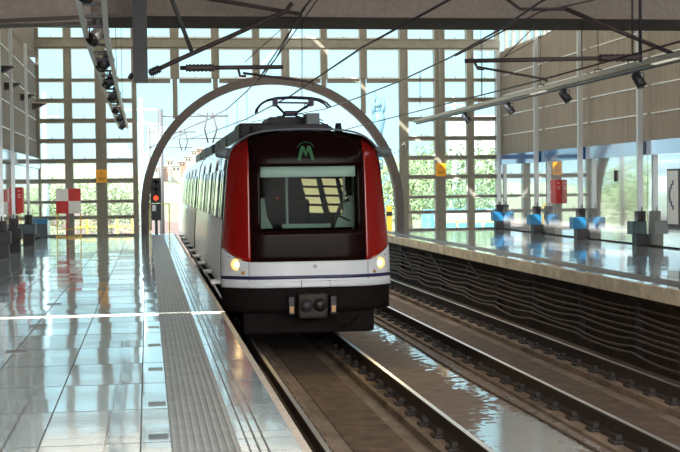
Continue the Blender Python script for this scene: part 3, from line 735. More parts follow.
# head lamps
for s, px, py in ((-1, 237.3, 265), (1, 380.5, 263)):
    p = atY(px, py, TY+.1); x = p.x-TX; q = FP(x, p.z)
    hl = MB().cyl((q.x, q.y-.012, q.z), (q.x, q.y+.06, q.z), .088, 24).build('headlamp', M['lampwarm'], T)
    MB().cyl((q.x, q.y-.02, q.z), (q.x, q.y-.011, q.z), .045, 16).build('bulb', M['lampcore'], hl)
    x2 = x-s*.09; q2 = FP(x2, p.z-.125)
    MB().cyl((q2.x, q2.y-.02, q2.z), (q2.x, q2.y+.05, q2.z), .028, 14).build('marker_lamp', M['amber'], T)
    for dx, dz in ((-s*.16+.0, .09), (s*.11, .12)):
        q3 = FP(x+dx, p.z+dz); MB().cyl((q3.x, q3.y-.006, q3.z), (q3.x, q3.y+.02, q3.z), .012, 8).build('rivet', M['black'], T)
    ld = bpy.data.lights.new('headlamp_light', 'SPOT'); ld.energy = 45; ld.color = (1, .72, .32); ld.spot_size = math.radians(140); ld.spot_blend = 1; ld.shadow_soft_size = .005
    lo = bpy.data.objects.new('headlamp_light', ld); C.objects.link(lo); lo.parent = T
    lo.location = Vector((q.x, q.y-.10, q.z))-Vector((TX, TY, ZR)); lo.rotation_euler = (math.radians(-82), 0, 0)
# small ring emblem on the bumper
t = MB(); rr = FP(.085, .22)
t.tube([(rr.x+.022*math.cos(a), rr.y-.008, rr.z+.022*math.sin(a)) for a in [k*math.pi/8 for k in range(17)]], .006, 6).build('ring_emblem', M['dark'], T)
# green M emblem: two slanted strokes per side meeting on top
t = MB(); c0 = FP(-0.02, 1.99, .012)
def stroke(pts, w):
    for (a, b) in zip(pts, pts[1:]):
        t.bar((c0.x+a[0], c0.y, c0.z+a[1]), (c0.x+b[0], c0.y, c0.z+b[1]), .012, w, up=Vector((1,0,0)) if abs(b[0]-a[0]) < .01 else Vector((0,0,1)))
for s in (-1, 1):
    t.prism([(c0.x+s*.135, c0.z-.13), (c0.x+s*.085, c0.z-.13), (c0.x+s*.04, c0.z+.03), (c0.x+s*.005, c0.z-.07), (c0.x, c0.z-.07), (c0.x, c0.z-.0), (c0.x+s*.025, c0.z+.09), (c0.x+s*.05, c0.z+.10), (c0.x+s*.08, c0.z+.08)], c0.y-.012, c0.y+.004)
t.build('emblem', M['logo'], T)
pts = [(c0.x+.145*math.cos(a), c0.y, c0.z+.01+.145*math.sin(a)) for a in [math.radians(25+k*130/16) for k in range(17)]]
MB().tube(pts, .006, 6).build('emblem_arc', M['logo'], T)
# shoulder pods
for s in (-1, 1):
    xa = TX+s*1.17; xb = TX+s*1.40; y = TY+.55
    MB().tube([(xa, y, 1.99), (xb-s*.06, y, 2.0), (xb, y, 1.99)], [.085, .08, .05], 14).build('shoulder_pod', M['acgrey'], T)
# cab interior
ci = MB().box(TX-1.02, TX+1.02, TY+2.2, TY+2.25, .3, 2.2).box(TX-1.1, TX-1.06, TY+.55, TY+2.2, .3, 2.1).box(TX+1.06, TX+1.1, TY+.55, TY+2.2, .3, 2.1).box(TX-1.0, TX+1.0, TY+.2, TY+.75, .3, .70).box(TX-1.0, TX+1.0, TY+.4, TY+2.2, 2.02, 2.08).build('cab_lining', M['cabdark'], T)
patch(MB(), WX0+.0, WX1-.02, 1.605, WZ1-.005, 16, 2, .012, -.05).build('sun_blind', M['blind'], T)
yy = TY+.62
MB().prism([(TX-.745, .80), (TX-.50, .80), (TX-.60, 1.0), (TX-.63, 1.28), (TX-.745, 1.28)], yy, yy+.03).build('left_side_panel', M['cabpale'], T)
MB().box(TX-.35, TX+.42, yy-.02, yy+.10, .80, .86).build('desk_ledge', M['cabpale'], T)
MB().prism([(TX+.45, .80), (TX+.80, .80), (TX+.80, 1.30), (TX+.70, 1.30), (TX+.66, 1.1)], yy, yy+.03).build('right_side_panel', M['cabpale'], T)
MB().bar((TX-.24, yy+.3, .8), (TX-.24, yy+.3, 1.65), .035).bar((TX+.66, yy+.1, .8), (TX+.66, yy+.1, 1.65), .03).build('cab_pillar', M['cabpale'], T)
MB().tube([(TX+.44, yy-.06, .78), (TX+.60, yy-.06, 1.2), (TX+.72, yy-.06, 1.24)], .03, 8).tube([(TX+.52, yy-.06, 1.0), (TX+.72, yy-.06, .9)], .02, 6).build('control_arm', M['black'], T)
st = MB().box(TX-.30, TX+.14, TY+1.0, TY+1.14, .6, 1.26, bev=.06).box(TX-.20, TX+.04, TY+1.02, TY+1.12, 1.27, 1.42, bev=.04).box(TX-.34, TX+.18, TY+.75, TY+1.1, .55, .72, bev=.04)
st.build('driver_seat', M['cabdark'], T)
MB().cyl((TX-.42, yy, 1.28), (TX-.42, yy+.02, 1.28), .012, 8).build('indicator_lamp', M['redlamp'], T)
# glowing panes stand in for station windows reflected in the windscreen
g = MB(); yp = TY+2.19
for i, (xa, xb) in enumerate(((.10, .34), (.42, .64), (.70, .76))):
    for j in range(4):
        za = 1.59-.155*j; dx = .035*j
        if i == 2 and j > 2: continue
        g.prism([(TX+xa*1.1+dx+.03, za), (TX+xb*1.1+dx*.8+.03, za-.01), (TX+xb*1.1+dx+.05, za-.125), (TX+xa*1.1+dx+.07, za-.115)], yp-.01, yp)
g.build('reflection_pane', M['reflglow'], T)
# skirt, coupler and bogie
t = MB(); patch(t, lambda z: -hwid(z)*.985, lambda z: hwid(z)*.985, -.47, -.09, 40, 4, .3, -.02)
t.build('front_skirt', M['under'], T)
MB().box(TX-1.02, TX+1.05, TY+.25, TY+.6, -.84, -.46, bev=.05).build('obstacle_deflector', M['under'], T)
MB().box(TX-1.28, TX+1.28, TY+.6, 47, -.42, -.08).build('underframe', M['under'], T)
q = atY(313, 306, TY-.15)
cp = MB().box(q.x-.225, q.x+.225, TY-.20, TY+.1, q.z-.19, q.z+.19, bev=.05).build('coupler_head', M['undergrey'], T)
MB().cyl((q.x-.105, TY-.215, q.z+.01), (q.x-.105, TY-.19, q.z+.01), .10, 24).build('coupler_cone', M['dark'], cp)
MB().cyl((q.x+.10, TY-.215, q.z+.02), (q.x+.10, TY-.19, q.z+.02), .105, 24).build('coupler_cup', M['black'], cp)
MB().cyl((q.x, TY-.1, q.z-.05), (q.x, TY+1.2, q.z-.05), .09, 12).build('coupler_shank', M['under'], T)
for s in (-1, 1):
    b0 = MB().box(q.x+s*.325-.045, q.x+s*.325+.045, TY-.12, TY+.05, q.z-.13, q.z+.14, bev=.01).build('contact_box', M['dark'], T)
    MB().box(q.x+s*.325-.03, q.x+s*.325+.03, TY-.128, TY-.12, q.z-.10, q.z-.0).build('amber_plate', M['amber'], b0)
MB().tube([(q.x+.25, TY-.02, q.z-.1), (q.x+.45, TY-.04, q.z-.30), (q.x+.62, TY+.1, q.z-.34), (q.x+.75, TY+.2, q.z-.2)], .02, 8).build('air_hose', M['under'], T)
for yb in (22.1, 24.2, 28.6, 30.4, 33.6, 35.7, 42, 44):
    for s in (-1, 1):
        x = TX+s*.745
        w = MB().tube([(x-.065, yb, ZR+.42), (x+.04, yb, ZR+.42)], .42, 28).tube([(x-s*.06-.015, yb, ZR+.42), (x-s*.06+.015, yb, ZR+.42)], .445, 28).build('wheel', M['dark'], T)
    MB().cyl((TX-.8, yb, ZR+.42), (TX+.8, yb, ZR+.42), .07, 10).build('axle', M['under'], T)
for yb in (23.15, 29.5, 34.65, 43):
    for s in (-1, 1): MB().box(TX+s*.98-.06, TX+s*.98+.06, yb-1.3, yb+1.3, ZR+.35, ZR+.55, bev=.03).box(TX+s*.98-.09, TX+s*.98+.09, yb-.3, yb+.3, ZR+.2, ZR+.7, bev=.04).build('bogie_frame', M['under'], T)
# roof gear
RZ = 2.33
MB().box(TX-.62, TX+.50, 21.0, 21.5, RZ, RZ+.15, bev=.02).build('roof_cover', M['roofdark'], T)
MB().box(TX-.42, TX+.25, 21.6, 23.0, RZ, RZ+.30, bev=.02).build('pantograph_base', M['roofdark'], T)
for a, b, h in ((23.4, 26.0, .21), (26.3, 28.6, .21), (28.9, 30.8, .21), (32, 35.2, .21), (35.6, 38.4, .24), (39, 43, .21)):
    MB().box(TX-.86, TX+.80, a, b, RZ-.06, RZ+h, bev=.07).build('roof_equipment', M['roofdark'], T)
MB().box(TX-.90, TX-.1, 22.0, 23.2, RZ-.05, RZ+.22, bev=.04).build('roof_equipment', M['roofdark'], T)
MB().box(TX+.14, TX+.36, 21.05, 21.5, RZ+.14, RZ+.33, bev=.012).build('roof_box', M['acgrey'], T)
MB().cyl((TX+.66, 21.0, RZ-.03), (TX+.66, 21.0, RZ+.16), .075, 14, .045).build('antenna', M['roofdark'], T)
for x in (-.75, -.5, .42, .55): MB().cyl((TX+x, 21.3, RZ-.02), (TX+x, 21.3, RZ+.13), .03, 10).build('insulator', M['roofdark'], T)
MB().tube([(TX+.4, 21.4, RZ+.2), (TX+.5, 21.4, RZ+.16), (TX+.75, 21.4, RZ+.02)], .012, 6).tube([(TX-.3, 21.5, RZ+.3), (TX+.1, 21.4, RZ+.34), (TX+.45, 21.3, RZ+.22)], .01, 6).build('roof_cable', M['wire'], T)
PY = 22.0; pc = atY(291, 98, PY)
pg = MB(); zt_ = pc.z; cxp = pc.x
def P(px, py, dy=0): return atY(px, py, PY)+Vector((0, dy, 0))
hd = MB()
for dy in (-.14, .14):
    hd.tube([P(256, 113, dy), P(257, 109, dy), P(261, 104, dy), P(267, 100.5, dy), P(276, 98.3, dy), P(292, 97.5, dy), P(310, 98.3, dy), P(319, 100, dy), P(325, 103, dy), P(329.5, 107.5, dy)], .017, 8)
hd.build('pantograph_head', M['panto'], T)
MB().bar(P(275, 103, -.12), P(312, 103.5, -.12), .03, .03).box(P(275, 105).x-.03, P(275, 105).x+.03, PY-.16, PY+.16, P(275, 106).z, P(275, 99).z).box(P(311, 105).x-.03, P(311, 105).x+.03, PY-.16, PY+.16, P(311, 106).z, P(311, 99).z).build('pantograph_crossbar', M['panto'], T)
MB().tube([P(276, 105), P(284, 113), P(283, 121)], .022, 8).build('upper_arm', M['panto'], T)
MB().tube([P(309, 105), P(296, 113), P(297, 121)], .022, 8).build('upper_arm', M['panto'], T)
MB().box(P(284, 112).x, P(297, 112).x, PY-.1, PY+.1, P(290, 116).z, P(290, 111).z, bev=.02).tube([P(284, 116), P(281, 120), P(286, 122)], .02, 8).tube([P(296, 116), P(303, 119, -.1), P(308, 121, -.1)], .016, 8).build('lower_linkage', M['panto'], T)
t = MB(); q = P(306, 106); t.tube([(q.x+.03*math.cos(a), q.y, q.z+.04*math.sin(a)) for a in [k*math.pi/6 for k in range(13)]], .008, 6).build('spring_ring', M['panto'], T)

# ------------------------------------------------------------------ overhead line
def wire(pts, r, name, label, cat='wire', parent=None, m=None):
    return MB().tube(pts, r, 6).build(name, m or M['wire'], parent, label=label, cat=cat)
wire([(2.45, 9.0, 2.93), (2.36, 14, 2.97), (2.42, 19.0, 3.0), (2.44, 22.0, 3.0), (2.4, 31, 3.1), (2.2, 44, 3.35), (1.7, 62, 3.7)], .012, 'contact_wire', 'thin overhead wire above the train track touching the pantograph')
wire([(5.65, 8, 2.95), (5.65, 18.3, 2.95), (5.6, 34, 3.05), (5.6, 46, 3.1), (5.5, 64, 3.2)], .012, 'contact_wire', 'lower overhead wire above the empty track')
mw = thing('messenger_wire', (5.65, 18, 3), 'thicker upper overhead wire sagging above the empty track', 'wire')
PM = [atY(600, -28, 16), (5.65, 18.0, 4.07), atY(500, 29.5, 20.6), atY(450, 57.5, 24.0), atY(400, 81, 29), atY(357, 98, 35.5), atY(325, 109, 42), (5.0, 62, 4.6)]
MB().tube(PM, .017, 6).build('strand', M['wire'], mw)
for (px, pyt, pyb, Y) in ((482, 40, 96, 21.7), (420, 72, 106, 26.8), (375, 91, 120, 32.5)):
    MB().tube([atY(px, pyt, Y), atY(px, pyb, Y)], .007, 6).build('dropper', M['wire'], mw)
m1 = thing('messenger_wire', (2.4, 20.2, 3.8), 'upper overhead wire curving down behind the train on its left', 'wire')
M1 = [atY(330, -22, 18), atY(302, 10, 20.2), atY(275, 60, 25), atY(247, 91, 31), atY(227, 109, 38), atY(212, 117, 46), atY(185, 112, 58)]
MB().tube(M1, .014, 6).build('strand', M['wire'], m1)
for px, a_, b_, Y in ((247, 91, 122, 31), (237, 101, 128, 34.5), (227, 109, 130, 38), (302, 10, 97, 20.4)):
    MB().tube([atY(px, a_, Y), atY(px, b_, Y)], .007, 6).build('dropper', M['wire'], m1)
wire([atY(313, -4, 20.0), atY(258, 80, 20.0)], .010, 'stay_wire', 'slanting stay wire left of the beam joint, upper of the pair')
wire([atY(320, -4, 20.1), atY(262, 78, 20.1)], .010, 'stay_wire', 'slanting stay wire left of the beam joint, lower of the pair')
wire([atY(245, 62, 19.1), atY(298, 14, 21.0)], .006, 'tie_wire', 'very thin tie wire from the left insulated arm up to the beam')
wire([atY(504, 57, 18.3), atY(535, 26, 21.5)], .008, 'tie_wire', 'thin tie wire rising from the right arm to the dark beam')
wire([atY(560, 27, 22), atY(504, 57, 18.4)], .006, 'tie_wire', 'thinnest tie wire right of the upper windows')

# insulated cantilever arms
def arm(label, Y, p0, p1, ins, r0, r1, hook, q0, q1):
    a, b = atY(*p0, Y), atY(*p1, Y)
    th = thing('cantilever_arm', a, label, 'overhead line arm', 'overhead line arms')
    MB().tube([a, b], .032, 12).build('main_tube', M['darkbar'], th)
    i0, i1 = atY(*ins[0], Y), atY(*ins[1], Y); t = MB(); n = 7
    t.tube([lerp(i0, i1, k/(2*n)) for k in range(2*n+1)], [.045 if k % 2 else .062 for k in range(2*n+1)], 12); t.build('insulator', M['darkbar'], th)
    h0, h1 = atY(*hook[0], Y), atY(*hook[1], Y)
    MB().tube([h0, h1, h1+Vector((.09, 0, 0))], .02, 8).build('hook', M['dark'], th)
    r0_, r1_ = atY(*q0, Y), atY(*q1, Y)
    MB().tube([r0_, r1_, r1_+Vector((.05, 0, -.03))], .018, 8).build('registration_arm', M['darkbar'], th)
arm('dark insulated arm above the train, left of the arch top', 19.0, (180, 68), (283, 67), ((186, 68), (214, 67.8)), 0, 0, ((238, 68), (240, 76)), (243, 73), (310, 82))
arm('long dark insulated arm across the upper right over the empty track', 18.3, (465, 61), (642, 57.5), ((600, 58), (640, 57.5)), 0, 0, ((474, 61), (478, 69)), (478, 67), (544, 79))

# hanging truss members under the beam
YT = 21.3
th = thing('roof_truss', atY(140, 82, YT), 'grey steel truss with a square hanging post and slanting tubes', 'truss')
a = atY(133.5, 82, YT); b = atY(148, 82, YT)
MB().box(a.x, b.x, YT-.12, YT+.12, a.z, ZC).build('hanging_post', M['steelgrey'], th)
MB().tube([atY(149, 73.5, YT), atY(168, 64.5, YT), atY(240, 32, YT), atY(286, 11, YT), atY(292, 3, YT)], .038, 12).build('diagonal_tube', M['darkbar'], th)
t = MB(); n = 5; i0, i1 = atY(150, 73, YT), atY(160, 68.5, YT); t.tube([lerp(i0, i1, k/(2*n)) for k in range(2*n+1)], [.05 if k % 2 else .08 for k in range(2*n+1)], 12); t.build('socket_joint', M['dark'], th)
MB().tube([atY(133, 74, YT), atY(131, 76, YT), atY(129.5, 79, YT)], .04, 10).build('left_joint', M['dark'], th)
MB().tube([atY(170, -6, YT), atY(173, 2, YT), atY(193, 55, YT)], .036, 10).build('strut', M['steelgrey'], th)
MB().tube([atY(198, -3, YT), atY(300, 14, YT+.4)], .035, 10).build('tie_tube', M['darkbar'], th)
th = thing('truss_brace', atY(570, 11, YT), 'dark slanting roof brace descending to the right edge of the photo', 'truss')
MB().tube([atY(566, 9, YT), atY(690, 61, YT)], .04, 12).build('brace_tube', M['darkbar'], th)
MB().tube([atY(500, -6, YT), atY(520, 9, YT), atY(566, 9, YT)], .03, 10).build('brace_tie', M['darkbar'], th)
MB().tube([atY(455, 56, 21.6), atY(540, 12, 21.6), atY(620, -6, 21.6)], .014, 8).build('rising_brace', M['darkbar'], label='thin dark brace rising rightwards beneath the beam at upper right', cat='brace')
for px, y1, Y, nm in ((640.5, 62, 20, 'thickest, near the right edge'), (633, 60, 20.1, 'thin, left of the thick one'), (582, 70, 22.5, 'below the beam in front of a wall post')):
    A = atY(px, y1, Y); MB().tube([A, (A.x, Y, 5.5)], .028 if px > 640 else .010, 8).build('hanger_rod', M['dark'], label='vertical hanger rod at upper right, ' + nm, cat='rod', group='hanger rods at upper right')

# ------------------------------------------------------------------ lighting tracks and spotlights
ZT = EYE+1.85
XT = -.58
th = thing('lighting_track', (XT, 12, ZT), 'pale twin lighting track hung over the near platform', 'lighting track')
def xt(y):
    P_ = [(0, -.2), (8, -.38), (12.6, -.50), (16, -.575), (25, -.635), (40, -.67)]
    for (a, va), (b, vb) in zip(P_, P_[1:]):
        if y <= b: return lerp(va, vb, (y-a)/(b-a))
    return P_[-1][1]
for dx in (-.12, .12):
    t = MB(); ys = [8+1.5*k for k in range(22)]
    for a, b in zip(ys, ys[1:]): t.bar((xt(a)+dx, a, ZT+.01), (xt(b)+dx, b+.01, ZT+.01), .055, .08)
    t.build('track_rail', M['track'], th)
y = 8.5
while y < 39.3:
    MB().box(xt(y)-.09, xt(y)+.09, y-.02, y+.02, ZT-.02, ZT+.01).build('cross_tie', M['steelgrey'], th); y += .92
for y in (13, 21.5, 30, 38): MB().tube([(xt(y), y, ZT+.03), (xt(y), y, ZC)], .008, 6).build('hanger', M['dark'], th)
order = ('second nearest, silver bodied and largest in full view', 'third nearest, tilted left', 'fourth nearest', 'fifth nearest', 'sixth nearest', 'second farthest', 'farthest and smallest')
def spot(x, y, z, d, r, l, body, label, group, drop=1):
    th = thing('spotlight', (x, y, z), label, 'spotlight', group)
    c = Vector((x, y, z-.16*drop)); d = Vector(d).normalized()
    MB().box(x-.02, x+.02, y-.04, y+.04, c.z+.10, c.z+.18).tube([(x-r-.015, y, c.z), (x-r-.015, y, c.z+.12), (x+r+.015, y, c.z+.12), (x+r+.015, y, c.z)], .010, 6).build('yoke', M['dark'], th)
    h = MB().tube([c-d*l*.55, c-d*l*.5, c+d*l*.5], [r*.8, r, r], 20).build('lamp_housing', body, th)
    MB().tube([c+d*l*.5, c+d*(l*.5+.012)], [r*1.06, r*1.06], 20).build('front_ring', M['dark'], h)
    MB().tube([c+d*(l*.5+.012), c+d*(l*.5+.016)], [r*.85, r*.85], 16).build('lens', M['lens'], h)
spot(xt(12.2), 12.2, ZT-.02, (-.3, -.55, -.55), .085, .25, M['lampsilver'], 'spotlight on the near platform track, cut by the top of the photo', 'spotlights over the near platform', -.25)
for i, y in enumerate((15.9, 19.4, 22.7, 26.2, 30.2, 34, 38.2)):
    spot(xt(y)+.02, y, ZT-.02, (-.45, -.55, -.45), .085, .25, M['lampsilver'] if i in (0, 4) else M['lampbody'], 'spotlight on the near platform track, ' + order[i], 'spotlights over the near platform', -.25)

ZT2 = EYE+2.0; XT2 = 8.45
th = thing('lighting_track', (XT2, 20, ZT2), 'long beige lighting track hung over the far platform', 'lighting track')
MB().box(XT2-.11, XT2+.11, 12, 40, ZT2-.02, ZT2+.07, bev=.012).build('track_rail', M['trackR'], th)
MB().box(XT2-.03, XT2+.03, 12, 40, ZT2-.075, ZT2-.05).build('power_rail', M['dark'], th)
MB().box(XT2-.02, XT2+.02, 12, 40, ZT2-.05, ZT2-.02).build('rail_web', M['track'], th)
for y in (14, 19.2, 21.7, 23.4, 27, 32): MB().tube([(XT2-.07, y, ZT2+.07), (XT2-.07, y, ZT2+.14), (XT2+.07, y, ZT2+.14), (XT2+.07, y, ZT2+.07)], .012, 6).tube([(XT2, y, ZT2+.14), (XT2, y, ZC)], .006, 6).build('hanger', M['dark'], th)
for y, z in ((20.1, 0), (27, 0)):
    MB().box(XT2-.10, XT2+.10, y-.5, y+.5, ZT2-.032, ZT2-.02).build('bright_insert', mat('lit_tube', (.9,.88,.8), .4, emit=(1,.95,.8), es=.5), th)
for (px, nm) in ((638.5, 'largest, nearest the right edge'), (565, 'middle of three'), (509, 'above the corner windows'), (466, 'tiny, before the glazed wall')):
    y = atX(px, 100, XT2).y
    spot(XT2, y, ZT2-.06, (.25, -.5, -.75) if px > 600 else (.45, -.35, -.7), .085, .24, M['lampbody'], 'spotlight under the far platform track, ' + nm, 'spotlights over the far platform')

# ------------------------------------------------------------------ outside
MB().box(-140, 160, YW+1.3, 700, -1.9, -1.5).build('ground', M['ground'], kind='structure')
def curve_pts(x0, n=26):
    out_ = []
    for k in range(n):
        y = YW+1+k*6; out_.append(Vector((x0-.0022*(y-YW)**2*.55, y, ZR-.02+.00*k)))
    return out_
def strip(mb, pts, w, z0, z1):
    for a, b in zip(pts, pts[1:]):
        mb._new([(a.x-w, a.y, z0), (a.x+w, a.y, z0), (b.x+w, b.y, z0), (b.x-w, b.y, z0), (a.x-w, a.y, z1), (a.x+w, a.y, z1), (b.x+w, b.y, z1), (b.x-w, b.y, z1)], [(0,1,2,3),(4,5,6,7),(0,1,5,4),(1,2,6,5),(2,3,7,6),(3,0,4,7)])
t = MB(); strip(t, curve_pts(2.4), 4.5, -1.5, -1.2); t.build('ballast_bed', M['gravel'], kind='structure')
for k, (x, nm) in enumerate(((-.9, 'leftmost of the siding outside the arch'), (.55, 'second from the left of the siding outside the arch'))):
    t = MB(); strip(t, curve_pts(x), .04, -1.2, -1.05); t.build('siding_rail', mat('rusty_rail_outside%d' % k, (.40,.20,.14), .5, metal=.3), label='rusty curved rail, ' + nm, cat='rail')
# hill to the right and low ridge to the left
def hillmesh(name, x0, x1, y0, y1, h, sd, m, peak=.5):
    rnd = random.Random(sd); ph = [rnd.uniform(0, 6) for _ in range(8)]
    def fn(u, v):
        x = lerp(x0, x1, u); y = lerp(y0, y1, v)
        e = math.sin(math.pi*min(1, max(0, u)))**.6*math.sin(math.pi*v)**.8
        z = h*e*(.8+.16*math.sin(u*9+ph[0])+.08*math.sin(u*23+ph[1]+v*5)+.05*math.sin(u*51+ph[2]+v*13))
        return (x, y, -1.6+z)
    MB().grid(fn, 90, 24).build(name, m, kind='structure')
hillmesh('hill', 30, 150, 150, 330, 13.5, 3, M['hill'])
hillmesh('hill_ridge', -90, 40, 260, 420, 10.5, 5, M['hill'])
# trees
def tree(x, y, h, w, m, label, group, seed, base=-1.5):
    rnd = random.Random(seed); th = thing('tree', (x, y, base), label, 'tree', group)
    MB().tube([(x, y, base), (x+rnd.uniform(-.1, .1)*h*.2, y, base+h*.35), (x, y, base+h*.6)], [h*.03, h*.022, h*.01], 8).build('trunk', M['bark'], th)
    t = MB()
    for k in range(2200):
        a = rnd.uniform(0, 2*math.pi); cz = rnd.uniform(-1, 1); rr = (rnd.random()**.4)
        s = math.sqrt(1-cz*cz); lump = 1+.22*math.sin(a*3+seed)+.16*math.sin(cz*5+seed*2+a)
        p = Vector((x+w*.5*rr*s*math.cos(a)*lump, y+w*.5*rr*s*math.sin(a)*lump, base+h*.62+h*.42*rr*cz*lump))
        if p.z < base+.3: continue
        d = Vector((rnd.gauss(0, 1), rnd.gauss(0, 1), rnd.gauss(0, 1))).normalized(); e_ = d.orthogonal().normalized(); f_ = d.cross(e_); q = h*.026
        t._new([p-e_*q, p-f_*q*.5, p+e_*q, p+f_*q*.5], [(0, 1, 2, 3)])
    t.build('crown', m, th)
spec = [(-9.5, 66, 3.9, 5.5, 'leafB', 'rounded green tree outside the leftmost window column'),
        (-5.4, 64, 3.6, 4.2, 'leafA', 'bright green tree outside, seen through the second window column from the left'),
        (-1.7, 62, 3.4, 4.0, 'leafA', 'bright tree outside just left of the arch'),
        (13.6, 66, 4.5, 5.2, 'leafA', 'bright green tree outside just right of the arch'),
        (17.2, 74, 5.3, 6.2, 'leafB', 'deep green tree beyond the right windows'),
        (20.8, 78, 5.2, 6.5, 'leafA', 'light green bushy tree beyond the windows left of the orange sign'),
        (24.4, 82, 5.6, 6.0, 'leafB', 'dark green tree beyond the windows right of the orange sign'),
        (14.6, 58, 3.2, 4.0, 'leafB', 'low dark bush outside right of the arch foot'),
        (-14, 96, 4.7, 7.0, 'leafA', 'distant green tree behind the left window columns')]
for i, (x, y, h, w, m, lb) in enumerate(spec): tree(x, y, h, w, M[m], lb, 'trees outside the glazed wall', 11+i)
# statue beyond the glass
p = atY(377, 165, 110); bx = p.x; k_ = 110/F
Hs = 74*k_
th = thing('statue', (bx, 110, -1.5), 'tall pale blue grey statue with a raised arm beyond the arch', 'statue')
def SP(px, py): return atY(px, py, 110)
t = MB()
t.tube([SP(378, 170), SP(377, 158), SP(376.5, 146), SP(378, 132), SP(379, 120), SP(378, 112)], [.45, .55, .52, .42, .58, .45], 12)
t.tube([SP(378, 112), SP(377.5, 108)], [.25, .22], 10); t.tube([SP(377.6, 108), SP(377.2, 105), SP(377.3, 102.5)], [.2, .36, .22], 12)
t.tube([SP(381, 114), SP(383.5, 107), SP(382.5, 98), SP(380.5, 96)], [.26, .22, .17, .14], 8)
t.tube([SP(375, 114), SP(374, 107), SP(374, 100), SP(376.5, 96)], [.26, .2, .17, .14], 8)
t.build('figure', M['paleblue'], th)
MB().box(bx-1, bx+1, 109, 111, -1.5, SP(378, 170).z).build('pedestal', M['paleblue'], th)
# outdoor poles
for px, yt, Y, r, nm in ((44, 92, 60, .16, 'far left, behind the first window column'), (141, 98, 56, .13, 'left of the arch, thick'), (454, 96, 70, .16, 'seen in the second right window column')):
    A = atY(px, yt, Y); th = thing('utility_pole', (A.x, Y, -1.5), 'pale utility pole outside the glass, ' + nm, 'pole', 'utility poles outside')
    MB().tube([(A.x, Y, -1.5), (A.x, Y, A.z)], [r, r*.7], 10).build('pole_shaft', M['outpole'], th)
    for dz in (.5, 1.1): MB().box(A.x-.7, A.x+.7, Y-.05, Y+.05, A.z-dz-.05, A.z-dz+.05).build('cross_arm', M['outpole'], th)
# outside catenary mast
for px, py, Y, nm in ((210, 116, 58, 'nearer the arch'), (183, 132, 84, 'farther off')):
    A = atY(px, py, Y); th = thing('catenary_mast', (A.x-3.4, Y, -1.5), 'overhead line mast outside the arch, ' + nm, 'mast', 'overhead line masts outside')
    B = A.x-2.2
    MB().tube([(B, Y, -1.5), (B, Y, A.z+.3)], .11, 8).build('mast_pole', M['steelgrey'], th)
    MB().tube([(B, Y, A.z), (A.x+.8, Y, A.z)], .04, 6).tube([(B, Y, A.z-1.0), (A.x+.3, Y, A.z)], .035, 6).tube([(B, Y, A.z-1.0), (A.x+.6, Y, A.z-1.0)], .03, 6).build('bracket', M['steelgrey'], th)
    MB().tube([(A.x-.1, Y, A.z+.15), (A.x-.25, Y, A.z-.6), (A.x-.1, Y, A.z-1.2)], .04, 6).tube([(A.x+.1, Y, A.z+.15), (A.x+.3, Y, A.z-.6), (A.x+.1, Y, A.z-1.2)], .04, 6).build('insulator', M['dark'], th)
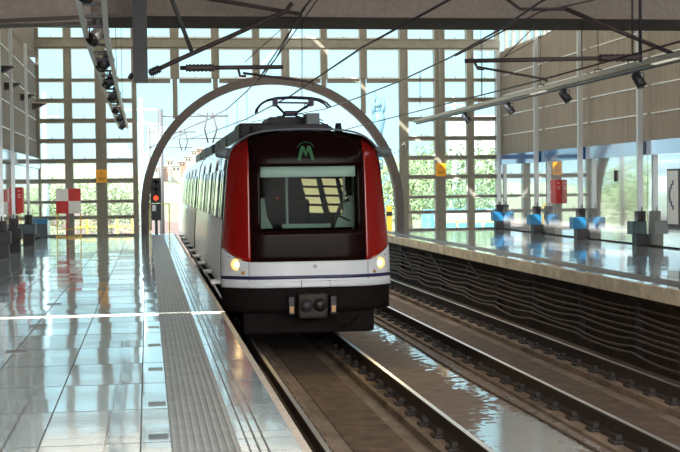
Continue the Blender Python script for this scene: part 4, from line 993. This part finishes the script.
# houses on the ridge
hs = random.Random(4)
def house(x, y, z, w, d, h, m, label):
    th = thing('hillside_house', (x, y, z), label, 'house', 'small houses on the ridge')
    MB().box(x-w/2, x+w/2, y-d/2, y+d/2, z-2.5, z+h).build('wall', m, th)
    MB().prism([(x-w/2-.2, z+h), (x+w/2+.2, z+h), (x, z+h+h*.35)], y-d/2-.2, y+d/2+.2).build('roof', M['roofT'], th)
    for k in range(2): MB().box(x-w*.3+k*w*.4, x-w*.12+k*w*.4, y-d/2-.05, y-d/2, z+h*.35, z+h*.7).build('window', M['black'], th)
HL = ['leftmost', 'second from the left', 'third from the left', 'fourth from the left', 'fifth from the left', 'third from the right', 'second from the right', 'rightmost']
for k in range(8):
    px = 158+k*6.0; py = 172-(k*2.7)+hs.uniform(-5, 5); Y = 345-(py-154)*3; A = atY(px, py, Y)
    house(A.x, Y, A.z-1, 2.0*hs.uniform(.8, 1.1), 3, 1.4, M['houseB'] if k % 3 == 1 else M['house'], 'small %s hillside house beyond the arch, %s' % ('reddish' if k % 3 == 1 else 'pale', HL[k]))
# pale building behind the rightmost window column
A = atY(484, 122, 95); th = thing('apartment_block', (A.x+3, 95, -1.5), 'pale bluish tower block behind the corner window column', 'building')
MB().box(A.x-.9, A.x+7, 95, 103, -1.5, A.z+.5).build('wall', M['tower'], th)
for i in range(3):
    for j in range(5): MB().box(A.x-.5+i*.9, A.x-.1+i*.9, 94.95, 95, A.z-1.4-j*1.5, A.z-.5-j*1.5).build('window', M['trainglass'], th)
# bus and yellow railing low on the right
A = atY(445, 222, 56); th = thing('bus', (A.x+1.5, 57, -1.5), 'blue and white bus outside, low behind the right windows', 'bus')
MB().box(A.x-.6, A.x+3.4, 56, 58.2, -1.0, .35, bev=.12).build('bus_body', M['busblue'], th)
MB().box(A.x-.5, A.x+3.3, 55.97, 56, -.2, .22).build('bus_windows', M['white'], th, label='pale window band')
for dx in (.3, 2.5): MB().cyl((A.x+dx, 55.95, -1.1), (A.x+dx, 56.2, -1.1), .38, 18).build('wheel', M['black'], th)
def railing(px0, px1, py, Y, label):
    A, B = atY(px0, py, Y), atY(px1, py, Y); th = thing('yellow_railing', (A.x, Y, -1.5), label, 'railing')
    MB().bar(A, (B.x, Y, A.z), .07).bar((A.x, Y, A.z-.35), (B.x, Y, A.z-.35), .06).build('rails', M['yellow'], th)
    n = 4
    for k in range(n+1): x = lerp(A.x, B.x, k/n); MB().bar((x, Y, -1.5), (x, Y, A.z), .06).build('upright', M['yellow'], th)
railing(444, 496, 222, 50, 'yellow railing outside, low behind the right windows')
railing(72, 132, 218, 50, 'yellow railing outside, low behind the left windows')
th = thing('marker_post', (atY(389, 215, 45).x, 45, -1.2), 'small yellow and black post outside right of the train', 'post')
A = atY(389, 206, 45)
MB().box(A.x-.09, A.x+.09, 44.92, 45.08, -1.2, A.z).build('post_body', M['yellow'], th); MB().box(A.x-.095, A.x+.095, 44.91, 45.09, A.z-.35, A.z-.2).build('black_band', M['black'], th)
